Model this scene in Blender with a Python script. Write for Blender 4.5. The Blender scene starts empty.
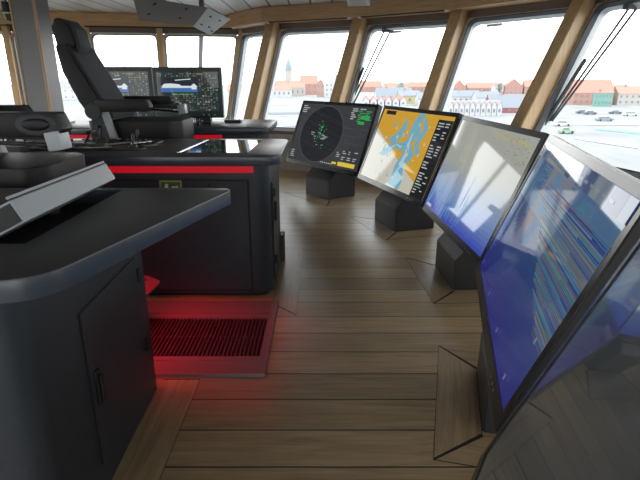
import bpy, bmesh, math, random
from mathutils import Vector, Matrix
random.seed(7)
S = bpy.context.scene
COL = S.collection
PI = math.pi
sin, cos, R = math.sin, math.cos, math.radians

# ---------------------------------------------------------------- materials
def mat(name, color=(.5, .5, .5), rough=.5, metal=0., spec=.5, emit=None, es=0., coat=0.):
    m = bpy.data.materials.new(name)
    m.use_nodes = True
    b = m.node_tree.nodes['Principled BSDF']
    b.inputs['Base Color'].default_value = (*color, 1)
    b.inputs['Roughness'].default_value = rough
    b.inputs['Metallic'].default_value = metal
    b.inputs['Specular IOR Level'].default_value = spec
    if coat:
        b.inputs['Coat Weight'].default_value = coat
        b.inputs['Coat Roughness'].default_value = .08
    if emit:
        b.inputs['Emission Color'].default_value = (*emit, 1)
        b.inputs['Emission Strength'].default_value = es
    return m

def nodes(m):
    nt = m.node_tree
    return nt, nt.nodes, nt.links, nt.nodes['Principled BSDF']

def speckle(m, scale, amount, color):
    """fine tonal variation of a surface colour"""
    nt, n, l, b = nodes(m)
    tc = n.new('ShaderNodeTexCoord')
    nz = n.new('ShaderNodeTexNoise'); nz.inputs['Scale'].default_value = scale
    nz.inputs['Detail'].default_value = 4
    cr = n.new('ShaderNodeValToRGB')
    c0 = [c * (1 - amount) for c in color]; c1 = [min(1, c * (1 + amount)) for c in color]
    cr.color_ramp.elements[0].color = (*c0, 1); cr.color_ramp.elements[1].color = (*c1, 1)
    cr.color_ramp.elements[0].position = .3; cr.color_ramp.elements[1].position = .7
    l.new(tc.outputs['Object'], nz.inputs['Vector']); l.new(nz.outputs['Fac'], cr.inputs['Fac'])
    l.new(cr.outputs['Color'], b.inputs['Base Color'])
    bp = n.new('ShaderNodeBump'); bp.inputs['Strength'].default_value = .06; bp.inputs['Distance'].default_value = .002
    l.new(nz.outputs['Fac'], bp.inputs['Height']); l.new(bp.outputs['Normal'], b.inputs['Normal'])
    return m

PLANK = .1885
def wood_floor(name, ang=0., seams=True, phase=0.):
    """long boards, grain along local x turned by ang; dark seams between boards"""
    m = mat(name, (.3, .23, .15), .42)
    nt, n, l, b = nodes(m)
    tc = n.new('ShaderNodeTexCoord')
    mp = n.new('ShaderNodeMapping'); mp.inputs['Rotation'].default_value = (0, 0, -ang)
    l.new(tc.outputs['Object'], mp.inputs['Vector'])
    sx = n.new('ShaderNodeSeparateXYZ'); l.new(mp.outputs['Vector'], sx.inputs['Vector'])
    def mth(op, a, v=None, c=None):
        k = n.new('ShaderNodeMath'); k.operation = op
        for i, q in enumerate((a, v, c)):
            if q is None: continue
            if isinstance(q, (int, float)): k.inputs[i].default_value = q
            else: l.new(q, k.inputs[i])
        return k.outputs[0]
    row = mth('DIVIDE', mth('ADD', sx.outputs['Y'], phase), PLANK)
    fl = mth('FLOOR', row)
    # grain
    g = n.new('ShaderNodeMapping'); g.inputs['Scale'].default_value = (2.2, 34, 1)
    cmb = n.new('ShaderNodeCombineXYZ')
    l.new(mth('ADD', sx.outputs['X'], mth('MULTIPLY', fl, 3.71)), cmb.inputs['X'])
    l.new(sx.outputs['Y'], cmb.inputs['Y']); l.new(mth('MULTIPLY', fl, 5.3), cmb.inputs['Z'])
    l.new(cmb.outputs['Vector'], g.inputs['Vector'])
    nz = n.new('ShaderNodeTexNoise'); nz.inputs['Scale'].default_value = 1.5; nz.inputs['Detail'].default_value = 6
    nz.inputs['Roughness'].default_value = .65; nz.inputs['Distortion'].default_value = .6
    l.new(g.outputs['Vector'], nz.inputs['Vector'])
    cr = n.new('ShaderNodeValToRGB')
    e = cr.color_ramp.elements
    e[0].position = .22; e[0].color = (.20, .130, .066, 1)
    e[1].position = .72; e[1].color = (.45, .315, .175, 1)
    x = cr.color_ramp.elements.new(.5); x.color = (.345, .238, .130, 1)
    l.new(nz.outputs['Fac'], cr.inputs['Fac'])
    # per-board tone
    wn = n.new('ShaderNodeTexWhiteNoise'); wn.noise_dimensions = '1D'; l.new(fl, wn.inputs['W'])
    hv = n.new('ShaderNodeHueSaturation'); l.new(cr.outputs['Color'], hv.inputs['Color'])
    l.new(mth('ADD', mth('MULTIPLY', wn.outputs['Value'], .35), .83), hv.inputs['Value'])
    hv.inputs['Saturation'].default_value = 1.02
    out = hv.outputs['Color']
    if seams:
        fr = mth('FRACT', row)
        d = mth('MINIMUM', fr, mth('SUBTRACT', 1.0, fr))
        s = mth('LESS_THAN', d, .018)
        mx = n.new('ShaderNodeMix'); mx.data_type = 'RGBA'
        l.new(s, mx.inputs['Factor']); l.new(out, mx.inputs['A']); mx.inputs['B'].default_value = (.012, .010, .008, 1)
        out = mx.outputs['Result']
    l.new(out, b.inputs['Base Color'])
    rr = n.new('ShaderNodeMapRange'); rr.inputs['To Min'].default_value = .27; rr.inputs['To Max'].default_value = .40
    l.new(nz.outputs['Fac'], rr.inputs['Value']); l.new(rr.outputs['Result'], b.inputs['Roughness'])
    bp = n.new('ShaderNodeBump'); bp.inputs['Strength'].default_value = .12; bp.inputs['Distance'].default_value = .003
    l.new(nz.outputs['Fac'], bp.inputs['Height']); l.new(bp.outputs['Normal'], b.inputs['Normal'])
    return m

def wood_trim(name, c0, c1, axis='z'):
    m = mat(name, c0, .45)
    nt, n, l, b = nodes(m)
    tc = n.new('ShaderNodeTexCoord'); mp = n.new('ShaderNodeMapping')
    mp.inputs['Scale'].default_value = (30, 30, 2) if axis == 'z' else (3, 3, 40)
    nz = n.new('ShaderNodeTexNoise'); nz.inputs['Scale'].default_value = 1.2; nz.inputs['Detail'].default_value = 5
    cr = n.new('ShaderNodeValToRGB')
    cr.color_ramp.elements[0].color = (*c0, 1); cr.color_ramp.elements[1].color = (*c1, 1)
    cr.color_ramp.elements[0].position = .3; cr.color_ramp.elements[1].position = .7
    l.new(tc.outputs['Object'], mp.inputs['Vector']); l.new(mp.outputs['Vector'], nz.inputs['Vector'])
    l.new(nz.outputs['Fac'], cr.inputs['Fac']); l.new(cr.outputs['Color'], b.inputs['Base Color'])
    return m

M = {}
M['paint'] = speckle(mat('console_paint', (.03, .033, .04), .42), 60, .12, (.034, .043, .054))
M['top'] = speckle(mat('worktop_laminate', (.04, .042, .045), .38), 300, .25, (.036, .038, .041))
M['lip'] = mat('worktop_edge', (.046, .058, .074), .3)
M['dark'] = mat('black_plastic', (.012, .012, .014), .45)
M['gloss'] = mat('black_glass', (.004, .004, .005), .04, spec=.6)
M['leather'] = speckle(mat('black_leather', (.007, .007, .0085), .48, spec=.32), 160, .2, (.007, .007, .0085))
M['leather2'] = speckle(mat('charcoal_fabric', (.035, .036, .042), .75), 220, .25, (.045, .048, .057))
M['grey'] = mat('light_grey_paint', (.34, .37, .40), .4)
M['midgrey'] = mat('mid_grey_paint', (.14, .15, .165), .45)
M['white'] = mat('white_plastic', (.7, .71, .72), .4)
M['chrome'] = mat('chrome', (.75, .76, .78), .18, 1.)
M['steel'] = mat('brushed_steel', (.42, .42, .44), .4, 1.)
M['led'] = mat('red_led', (.04, .0, .0), .5, emit=(1., .006, .022), es=.36)
M['redglow'] = mat('red_tint', (.4, .02, .03), .5)
M['tread'] = mat('tread_strip', (.17, .115, .115), .45)
M['grille'] = mat('grille_bars', (.055, .045, .045), .4, .3)
M['pit'] = mat('grille_pit', (.006, .005, .005), .8)
M['floor'] = wood_floor('plank_floor', 0, True, -1.38 + PLANK * 10)
M['seam'] = mat('floor_seam', (.012, .010, .008), .7)
M['pillar'] = wood_trim('pillar_wood', (.44, .28, .13), (.56, .38, .20))
M['band'] = wood_trim('header_wood', (.45, .28, .14), (.58, .38, .20), 'x')
M['headpanel'] = mat('window_head_panel', (.16, .125, .10), .5)
M['wallp'] = mat('sill_panel', (.28, .235, .19), .5)
M['frame'] = mat('window_frame_alu', (.58, .61, .63), .35)
M['gasket'] = mat('gasket', (.03, .032, .035), .6)
M['column'] = speckle(mat('column_paint', (.16, .16, .17), .4), 40, .06, (.18, .184, .195))
def ceiling_mat():
    m = mat('ceiling_panel', (.46, .48, .50), .3, .2)
    nt, n, l, b = nodes(m)
    tc = n.new('ShaderNodeTexCoord'); sx = n.new('ShaderNodeSeparateXYZ'); l.new(tc.outputs['Object'], sx.inputs[0])
    def mth(op, a, v):
        k = n.new('ShaderNodeMath'); k.operation = op
        l.new(a, k.inputs[0]) if not isinstance(a, (int, float)) else setattr(k.inputs[0], 'default_value', a)
        l.new(v, k.inputs[1]) if not isinstance(v, (int, float)) else setattr(k.inputs[1], 'default_value', v)
        return k.outputs[0]
    row = mth('DIVIDE', mth('ADD', sx.outputs['X'], 9.0 + .133), .30)
    fr = mth('FRACT', row, 0); d = mth('MINIMUM', fr, mth('SUBTRACT', 1.0, fr))
    line = mth('LESS_THAN', d, .045)
    fl = mth('FLOOR', row, 0)
    wn = n.new('ShaderNodeTexWhiteNoise'); wn.noise_dimensions = '1D'; l.new(fl, wn.inputs['W'])
    cr = n.new('ShaderNodeValToRGB'); l.new(wn.outputs['Value'], cr.inputs['Fac'])
    cr.color_ramp.elements[0].color = (.50, .52, .545, 1); cr.color_ramp.elements[1].color = (.66, .68, .70, 1)
    mx = n.new('ShaderNodeMix'); mx.data_type = 'RGBA'
    l.new(line, mx.inputs['Factor']); l.new(cr.outputs['Color'], mx.inputs['A']); mx.inputs['B'].default_value = (.03, .03, .035, 1)
    l.new(mx.outputs['Result'], b.inputs['Base Color'])
    return m
M['ceil'] = ceiling_mat()
M['rail'] = mat('blind_rail_black', (.012, .011, .012), .5)
M['railw'] = mat('blind_rail_silver', (.7, .7, .7), .35, .3)
M['wall'] = mat('wall_paint', (.33, .31, .28), .6)
M['overhead'] = mat('overhead_grey', (.25, .275, .30), .45)
M['slot'] = mat('slot_black', (.008, .008, .01), .5)

def glass_mat():
    m = bpy.data.materials.new('window_glass'); m.use_nodes = True
    nt = m.node_tree; n = nt.nodes; l = nt.links
    n.remove(n['Principled BSDF'])
    o = n['Material Output']
    t = n.new('ShaderNodeBsdfTransparent'); t.inputs['Color'].default_value = (.93, .95, .955, 1)
    g = n.new('ShaderNodeBsdfGlossy'); g.inputs['Roughness'].default_value = .01
    f = n.new('ShaderNodeLayerWeight'); f.inputs['Blend'].default_value = .5
    pw = n.new('ShaderNodeMath'); pw.operation = 'POWER'; pw.inputs[1].default_value = 5
    l.new(f.outputs['Facing'], pw.inputs[0])
    ma = n.new('ShaderNodeMath'); ma.operation = 'MULTIPLY_ADD'; ma.inputs[1].default_value = .6; ma.inputs[2].default_value = .035
    l.new(pw.outputs[0], ma.inputs[0])
    mx = n.new('ShaderNodeMixShader')
    l.new(ma.outputs[0], mx.inputs[0]); l.new(t.outputs[0], mx.inputs[1]); l.new(g.outputs[0], mx.inputs[2])
    l.new(mx.outputs[0], o.inputs['Surface'])
    return m
M['glass'] = glass_mat()

# ---------------------------------------------------------------- mesh helpers
def mk():
    return bmesh.new()

def place(bm, new_verts, m):
    bmesh.ops.transform(bm, matrix=m, verts=new_verts)

def box(bm, c, s, bev=0., rot=None, seg=2, mi=0):
    """box centred at c with size s, optional bevel and rotation matrix"""
    t = bmesh.new()
    bmesh.ops.create_cube(t, size=1)
    bmesh.ops.scale(t, vec=Vector(s), verts=t.verts)
    if bev:
        bmesh.ops.bevel(t, geom=list(t.edges), offset=bev, segments=seg, profile=.5, affect='EDGES', clamp_overlap=True)
    mm = Matrix.Translation(Vector(c)) @ (rot.to_4x4() if rot else Matrix())
    merge(bm, t, mm, mi)

def merge(bm, t, mm=None, mi=0):
    vm = {}
    for v in t.verts:
        vm[v] = bm.verts.new(mm @ v.co if mm else v.co)
    for f in t.faces:
        try:
            nf = bm.faces.new([vm[v] for v in f.verts]); nf.material_index = mi
        except ValueError:
            pass
    t.free()

def prism(bm, pts, z0, z1, bev=0., mi=0, fn=None, seg=2):
    """polygon pts (x,y) extruded z0..z1; fn maps (x,y,z) to a point"""
    t = bmesh.new()
    a = [t.verts.new((p[0], p[1], z0)) for p in pts]
    b = [t.verts.new((p[0], p[1], z1)) for p in pts]
    n = len(pts)
    t.faces.new(a[::-1]); t.faces.new(b)
    for i in range(n):
        t.faces.new((a[i], a[(i + 1) % n], b[(i + 1) % n], b[i]))
    bmesh.ops.recalc_face_normals(t, faces=t.faces)
    if bev:
        bmesh.ops.bevel(t, geom=list(t.edges), offset=bev, segments=seg, profile=.5, affect='EDGES', clamp_overlap=True)
    if fn:
        for v in t.verts: v.co = Vector(fn(*v.co))
        bmesh.ops.recalc_face_normals(t, faces=t.faces)
    merge(bm, t, None, mi)

def tube(bm, p0, p1, r0, r1=None, n=12, mi=0):
    p0, p1 = Vector(p0), Vector(p1)
    r1 = r0 if r1 is None else r1
    d = (p1 - p0).normalized()
    u = d.orthogonal().normalized(); w = d.cross(u)
    ra = [bm.verts.new(p0 + (u * cos(2 * PI * i / n) + w * sin(2 * PI * i / n)) * r0) for i in range(n)]
    rb = [bm.verts.new(p1 + (u * cos(2 * PI * i / n) + w * sin(2 * PI * i / n)) * r1) for i in range(n)]
    for i in range(n):
        f = bm.faces.new((ra[i], ra[(i + 1) % n], rb[(i + 1) % n], rb[i])); f.material_index = mi
    f = bm.faces.new(ra[::-1]); f.material_index = mi
    f = bm.faces.new(rb); f.material_index = mi

def hexa(bm, q, mi=0):
    """8 points: bottom loop 4, top loop 4"""
    v = [bm.verts.new(Vector(p)) for p in q]
    for f in ((3, 2, 1, 0), (4, 5, 6, 7), (0, 1, 5, 4), (1, 2, 6, 5), (2, 3, 7, 6), (3, 0, 4, 7)):
        nf = bm.faces.new([v[i] for i in f]); nf.material_index = mi

def poly(bm, pts, mi=0):
    f = bm.faces.new([bm.verts.new(Vector(p)) for p in pts]); f.material_index = mi
    return f

def rounded(pts, rad, k=6):
    """round the corners of polygon pts; rad is a number or a list"""
    out = []
    n = len(pts)
    for i in range(n):
        p = Vector(pts[i]); a = Vector(pts[i - 1]); b = Vector(pts[(i + 1) % n])
        r = rad[i] if isinstance(rad, (list, tuple)) else rad
        if r <= 0:
            out.append(tuple(p)); continue
        u = (a - p).normalized(); w = (b - p).normalized()
        ang = u.angle(w)
        d = r / math.tan(ang / 2)
        d = min(d, (a - p).length * .49, (b - p).length * .49)
        for j in range(k + 1):
            t = j / k
            q = (p + u * d) * (1 - t) ** 2 + p * 2 * t * (1 - t) + (p + w * d) * t ** 2
            out.append(tuple(q))
    return out

def obj(name, bm, m, parent=None, smooth=False, shift=True):
    """one mesh object; with a parent its vertices are given in the world and moved to the parent's frame"""
    bmesh.ops.recalc_face_normals(bm, faces=bm.faces)
    if parent is not None and shift:
        inv = Matrix.Translation(-Vector(origin(parent)))
        bmesh.ops.transform(bm, matrix=inv, verts=bm.verts)
    me = bpy.data.meshes.new(name); bm.to_mesh(me); bm.free()
    for x in (m if isinstance(m, (list, tuple)) else [m]): me.materials.append(x)
    if smooth:
        for p in me.polygons: p.use_smooth = True
        try: me.set_sharp_from_angle(angle=R(38))
        except Exception: pass
    o = bpy.data.objects.new(name, me); COL.objects.link(o)
    if parent is not None: o.parent = parent
    return o

def origin(o):
    v = Vector(o.location)
    while o.parent is not None:
        o = o.parent; v = v + Vector(o.location)
    return v

def tag(o, label, cat, group=None, kind=None):
    o['label'] = label; o['category'] = cat
    if group: o['group'] = group
    if kind: o['kind'] = kind
    return o

def thing(name, label, cat, loc=(0, 0, 0), rz=0., group=None):
    o = bpy.data.objects.new(name, None); COL.objects.link(o)
    o.location = loc; o.rotation_euler = (0, 0, rz); o.empty_display_size = .1
    return tag(o, label, cat, group)

def struct(name, bm, m, parent=None, smooth=False, shift=True):
    o = obj(name, bm, m, parent, smooth, shift)
    if parent is None: o['kind'] = 'structure'
    return o

def copy_tree(o, parent=None):
    c = o.copy(); COL.objects.link(c)
    if parent is not None:
        c.parent = parent
    for ch in list(o.children): copy_tree(ch, c)
    return c

def V3(p, z): return (p[0], p[1], z)

# ---------------------------------------------------------------- camera
CH, F = 1.25, 500.
cam = bpy.data.cameras.new('camera'); co = bpy.data.objects.new('camera', cam); COL.objects.link(co)
cam.sensor_fit = 'HORIZONTAL'; cam.sensor_width = 36.; cam.lens = 36. * F / 640.
cam.clip_start = .05; cam.clip_end = 3000
co.location = (0, 0, CH); co.rotation_euler = (R(90) - math.atan(160 / F), 0, 0)
S.camera = co

# ---------------------------------------------------------------- room shell
SILL, HEAD, CEIL = .50, 1.958, 2.28
# window wall corners: (top x, top y, bottom x, bottom y), top at HEAD, bottom at SILL
PV = {
 'side_far': (-6.6, 8.30, -6.6, 8.30),
 'side_c': (-4.97, 8.59, -4.97, 8.59),
 'side_b': (-3.80, 8.80, -3.80, 8.80),
 'side_a': (-2.67, 9.00, -2.67, 9.00),
 'p00': (-1.36, 9.23, -1.60, 9.05),
 'p01': (-.68, 8.33, -.986, 7.50),
 'p12': (.614, 7.725, .174, 6.965),
 'p23': (1.817, 6.90, 1.257, 6.226),
 'p34': (2.80, 5.65, 2.05, 5.20),
 'p45': (3.30, 3.35, 2.42, 3.20),
 'p56': (3.40, 1.75, 2.52, 1.72),
 'p67': (3.35, .35, 2.47, .35),
 'p78': (3.05, -.95, 2.20, -.80),
 'p89': (2.45, -2.15, 1.80, -1.85),
 'back_r': (1.6, -3.2, 1.3, -3.0),
 'back_m': (-1.2, -3.2, -1.2, -3.2),
 'back_l': (-4.0, -3.2, -4.0, -3.2),
 'rear_l': (-6.6, -3.2, -6.6, -3.2),
 'left_b': (-6.6, .7, -6.6, .7),
 'left_a': (-6.6, 4.5, -6.6, 4.5),
}
order = ['side_far', 'side_c', 'side_b', 'side_a', 'p00', 'p01', 'p12', 'p23', 'p34', 'p45', 'p56', 'p67', 'p78',
         'p89', 'back_r', 'back_m', 'back_l', 'rear_l', 'left_b', 'left_a']
T = {k: Vector((v[0], v[1], HEAD)) for k, v in PV.items()}
B = {k: Vector((v[2], v[3], SILL)) for k, v in PV.items()}
# floor
bm = mk(); poly(bm, [(B[k].x, B[k].y, 0) for k in order]); fl = struct('floor', bm, M['floor'])
if fl.data.polygons[0].normal.z < 0: fl.data.flip_normals()
# ceiling: long boards with dark joints, cut to the outline of the window heads
bm = mk(); poly(bm, [(T[k].x, T[k].y, CEIL) for k in order]); cl = struct('ceiling', bm, M['ceil'])
if cl.data.polygons[0].normal.z > 0: cl.data.flip_normals()
bm = mk(); poly(bm, [(T[k].x, T[k].y, CEIL + .12) for k in order]); struct('roof', bm, M['midgrey'])

def panel_frame(k0, k1):
    """bilinear wall panel: a along, b up, d inwards; returns map and mean size"""
    t0, t1, b0, b1 = T[k0], T[k1], B[k0], B[k1]
    nrm = ((t1 - t0).cross(((t0 + t1) - (b0 + b1)))).normalized()
    centre = Vector((-1.5, 3.2, 1.2))
    if nrm.dot(centre - (t0 + b1) / 2) < 0: nrm = -nrm
    w = ((t1 - t0).length + (b1 - b0).length) / 2
    hh = ((t0 + t1) / 2 - (b0 + b1) / 2).length
    def f(a, b, d=0.):
        p = (b0 * (1 - a) + b1 * a) * (1 - b) + (t0 * (1 - a) + t1 * a) * b
        return p + nrm * d
    return f, w, hh, nrm

def ring(bm, f, w, hh, o, i, ro, ri, d0, d1, k=6, mi=0):
    """ring between rounded rects: o,i = insets (l,r,b,t) in metres"""
    def loop(ins, r):
        l_, r_, b_, t_ = ins
        return rounded([(l_, b_), (w - r_, b_), (w - r_, hh - t_), (l_, hh - t_)], max(r, 1e-4), k)
    lo, li = loop(o, ro), loop(i, ri)
    n = len(lo)
    vs = []
    for (lp, d) in ((lo, d0), (lo, d1), (li, d1), (li, d0)):
        vs.append([bm.verts.new(f(p[0] / w, p[1] / hh, d)) for p in lp])
    for q in range(4):
        A, C = vs[q], vs[(q + 1) % 4]
        for j in range(n):
            nf = bm.faces.new((A[j], A[(j + 1) % n], C[(j + 1) % n], C[j])); nf.material_index = mi

def window(num, k0, k1, ml=.075, mr=.075, mb=.05, mt=-.045, fw=.045, rad=.09, label=None):
    f, w, hh, nrm = panel_frame(k0, k1)
    root = bpy.data.objects.new('window_%d' % num, None); COL.objects.link(root)
    root.location = f(.5, 0); root['kind'] = 'structure'
    if label: root['label'] = label
    bm = mk(); ring(bm, f, w, hh, (0, 0, 0, 0), (ml, mr, mb, mt), 0, rad + .02, -.03, .015)
    obj('surround', bm, M['headpanel'], root)
    bm = mk()
    ring(bm, f, w, hh, (ml, mr, mb, mt), (ml + fw, mr + fw, mb + fw, mt + fw), rad + .02, rad, -.10, .03)
    obj('window_frame', bm, M['frame'], root)
    bm = mk()
    e = fw - .004
    ring(bm, f, w, hh, (ml + e, mr + e, mb + e, mt + e), (ml + fw + .006, mr + fw + .006, mb + fw + .006, mt + fw + .006),
         rad, rad - .01, -.03, .034)
    obj('gasket', bm, M['gasket'], root)
    bm = mk()
    lp = rounded([(ml + .01, mb + .01), (w - mr - .01, mb + .01), (w - mr - .01, hh - mt - .01), (ml + .01, hh - mt - .01)], rad, 6)
    poly(bm, [f(p[0] / w, p[1] / hh, -.01) for p in lp])
    obj('pane', bm, M['glass'], root)
    return f, w, hh, nrm

WIN = {}
plan = [('side_c', 'side_b'), ('side_b', 'side_a'), ('side_a', 'p00'), ('p00', 'p01'), ('p01', 'p12'), ('p12', 'p23'),
        ('p23', 'p34'), ('p34', 'p45'), ('p45', 'p56'), ('p56', 'p67'), ('p67', 'p78'), ('p78', 'p89'), ('p89', 'back_r'),
        ('back_r', 'back_m'), ('back_m', 'back_l'), ('back_l', 'rear_l'), ('rear_l', 'left_b'), ('left_b', 'left_a'),
        ('left_a', 'side_far'), ('side_far', 'side_c')]
for i, (a, b) in enumerate(plan):
    kw = {}
    if a.startswith('side') or a.startswith('left'): kw = dict(ml=.035, mr=.03, fw=.035, mt=-.035)
    WIN[(a, b)] = window(i + 1, a, b, **kw)

# pillars between the windows: a wooden beam standing inside the glass line
def pillar(num, k, prev, nxt, width=.15, depth=.22):
    t, b = T[k], B[k]
    d = ((T[nxt] - t).normalized() + (t - T[prev]).normalized()).normalized()
    if k == 'p01': d = (T[nxt] - t).normalized()
    if k == 'p00': d = (t - T[prev]).normalized()
    up = (t - b).normalized()
    n = d.cross(up).normalized()
    if n.dot(Vector((-1.5, 3.2, 1.2)) - b) < 0: n = -n
    bm = mk()
    top = t + up * .12
    q = []
    for base in (b, top):
        for (sx, dd) in ((-.5, -.03), (.5, -.03), (.5, depth), (-.5, depth)):
            q.append(base + d * sx * width + n * dd)
    hexa(bm, q)
    bmesh.ops.bevel(bm, geom=list(bm.edges), offset=.008, segments=2, affect='EDGES')
    struct('trim_%d' % num, bm, M['pillar'])
for i, k in enumerate(order):
    dp = .12 if k.startswith(('side', 'left', 'rear', 'back')) else .22
    if k == 'p00': dp = .10
    pillar(i + 1, k, order[i - 1], order[(i + 1) % len(order)], width=.09 if dp < .2 else .15, depth=dp)

f, w, hh, nrm = WIN[('side_a', 'p00')]
bm = mk()
hexa(bm, [f(.475, 0, -.03), f(.53, 0, -.03), f(.53, 0, .03), f(.475, 0, .03), f(.475, 1.0, -.03), f(.53, 1.0, -.03), f(.53, 1.0, .03), f(.475, 1.0, .03)])
struct('trim_29', bm, M['frame'])
# below the sills, above the heads
def inset(k, z, d, top=True):
    i = order.index(k); P = T if top else B
    a = (P[k] - P[order[i - 1]]); b = (P[order[(i + 1) % len(order)]] - P[k])
    a.z = b.z = 0
    na = Vector((a.y, -a.x, 0)).normalized(); nb = Vector((b.y, -b.x, 0)).normalized()
    c = Vector((-1.5, 3.2, 0))
    if na.dot(c - P[k]) < 0: na = -na
    if nb.dot(c - P[k]) < 0: nb = -nb
    m_ = (na + nb).normalized()
    m_ = m_ / max(.5, m_.dot(na))
    p = P[k] + m_ * d
    return Vector((p.x, p.y, z))
def wallrun(name, keys, m, z0, z1, d0, d1, top):
    bm = mk()
    for a, b in zip(keys, keys[1:]):
        hexa(bm, [inset(a, z0, d0, top), inset(b, z0, d0, top), inset(b, z0, d1, top), inset(a, z0, d1, top),
                  inset(a, z1, d0, top), inset(b, z1, d0, top), inset(b, z1, d1, top), inset(a, z1, d1, top)])
    return struct(name, bm, m)
front = ['p00', 'p01', 'p12', 'p23', 'p34', 'p45', 'p56', 'p67', 'p78', 'p89', 'back_r']
side = ['side_far', 'side_c', 'side_b', 'side_a', 'p00']
back = ['back_r', 'back_m', 'back_l', 'rear_l']
left = ['rear_l', 'left_b', 'left_a', 'side_far']
hn = 30
for nm, ks in (('front', front), ('far', side), ('rear', back), ('left', left)):
    wallrun('wall_' + nm, ks, M['wallp'], 0, SILL, -.06, .02, False)
    hn += 1; wallrun('trim_%d' % hn, ks, M['headpanel'], HEAD + .03, CEIL + .01, -.10, .02, True)
    hn += 1; wallrun('trim_%d' % hn, ks, M['band'], 2.075, CEIL - .005, .0, .30 if nm == 'front' else .13, True)
    hn += 1; wallrun('trim_%d' % hn, ks, M['wallp'], SILL - .03, SILL + .012, -.08, .10, False)

# blind rails under the wooden band
def rail(a, b, s0, s1, m, label, z=2.06, d=.27, h=.022, ends=True):
    p0, p1 = inset(a, z, d), inset(b, z, d)
    q0, q1 = p0.lerp(p1, s0), p0.lerp(p1, s1)
    t = thing('blind_rail', label, 'blind rail', q0)
    n = Vector((-(q1 - q0).y, (q1 - q0).x, 0)).normalized() * .016
    bm = mk()
    up = Vector((0, 0, h))
    hexa(bm, [q0 - n, q1 - n, q1 + n, q0 + n, q0 - n + up, q1 - n + up, q1 + n + up, q0 + n + up])
    obj('track', bm, m, t)
    if ends:
        for q in (q0, q1):
            bm = mk(); box(bm, q + Vector((0, 0, h / 2)), (.05, .045, h + .02), .006)
            obj('end_bracket', bm, M['railw'], t)
    return t
rail('p00', 'p01', .10, .95, M['railw'], 'silver roller blind rail over the narrow corner window')
rail('p01', 'p12', .06, .94, M['rail'], 'black roller blind rail over the window with the church spire')
rail('p12', 'p23', .06, .94, M['rail'], 'black roller blind rail over the window behind the chart screen')
rail('side_b', 'p00', .0, .97, M['rail'], 'long black blind rail along the far side wall', d=.115, ends=False)
rail('side_far', 'side_b', .3, .98, M['rail'], 'short black blind rail on the far wall behind the grey column', d=.115, ends=False)

# column
t = thing('support_column', 'grey painted square column with wooden corner strip left of the tall chair', 'column', (-3.1, 5.85, 0))
bm = mk(); box(bm, (-3.10, 5.85, CEIL / 2), (.25, .30, CEIL), .004); obj('shaft', bm, M['column'], t)
bm = mk(); box(bm, (-2.977, 5.702, CEIL / 2), (.028, .028, CEIL - .002), .005); obj('corner_strip', bm, M['pillar'], t)
bm = mk(); box(bm, (-3.224, 5.702, CEIL / 2), (.02, .02, CEIL - .002), .004); obj('corner_strip', bm, M['pillar'], t)

# overhead console above the far wall
t = thing('overhead_console', 'grey angular overhead panel box hung from the ceiling boards', 'overhead console', (-1.7, 6.9, 1.9))
A0, A1, A2, A3 = (-2.16, 6.50, 1.923), (-1.554, 6.60, 1.878), (-1.32, 6.40, 2.06), (-2.15, 6.30, 2.17)
C1_, C2_ = (-1.49, 7.30, 1.83), (-1.18, 7.20, 2.02)
D0, D3 = (-2.1, 7.35, 2.12), (-2.1, 7.35, 2.20)
bm = mk()
vs = [bm.verts.new(p) for p in (A0, A1, A2, A3, C1_, C2_, D0, D3)]
for q in ((0, 1, 2, 3), (1, 4, 5, 2), (0, 6, 1), (6, 4, 1), (6, 7, 5, 4), (3, 2, 5, 7), (0, 3, 7, 6)):
    bm.faces.new([vs[i] for i in q])
obj('housing', bm, M['overhead'], t)
bm = mk()
P = [Vector(p) for p in (A1, C1_, C2_, A2)]
nn = (P[1] - P[0]).cross(P[3] - P[0]).normalized()
if nn.x < 0: nn = -nn
q = [P[0].lerp(P[2], .015) + nn * .0, P[1].lerp(P[3], .015), P[2].lerp(P[0], .015), P[3].lerp(P[1], .015)]
hexa(bm, [p - nn * .004 for p in q] + [p + nn * .006 for p in q])
e = obj('end_panel', bm, M['grey'], t); e['label'] = 'light grey end panel'
def bil(P, a, b): return (P[0] * (1 - a) + P[1] * a) * (1 - b) + (P[3] * (1 - a) + P[2] * a) * b
for (a, b) in ((.25, .25), (.6, .3), (.3, .72), (.7, .75), (.85, .2)):
    bm = mk(); p = bil(P, a, b) + nn * .009; box(bm, p, (.02, .075, .014), .003, Matrix.Rotation(.55, 3, 'Y')); obj('slot', bm, M['slot'], t)
P2 = [Vector(p) for p in (A0, A1, A2, A3)]
for (a, b) in ((.2, .35), (.72, .35), (.3, .8), (.75, .8)):
    bm = mk(); p = bil(P2, a, b) + Vector((0, -.006, 0)); box(bm, p, (.05, .012, .016), .003, Matrix.Rotation(-.5, 3, 'Y')); obj('slot', bm, M['slot'], t)
for xx, yy in ((-2.0, 7.0), (-1.5, 6.95)):
    bm = mk(); box(bm, (xx, yy, 2.19), (.06, .06, .21), .004); obj('hanger', bm, M['overhead'], t)

# light wedge-shaped ceiling unit, top centre
t = thing('overhead_console', 'pale grey corner of an overhead unit at the ceiling above the radar screen', 'overhead console', (.35, 5.6, 2.0))
bm = mk(); prism(bm, [(.27, 5.5), (.46, 5.44), (.54, 5.9), (.30, 5.95)], 2.01, 2.255, .012); obj('housing', bm, M['grey'], t)
bm = mk(); box(bm, (.4, 5.7, 2.262), (.1, .1, .03)); obj('hanger', bm, M['overhead'], t)

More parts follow.
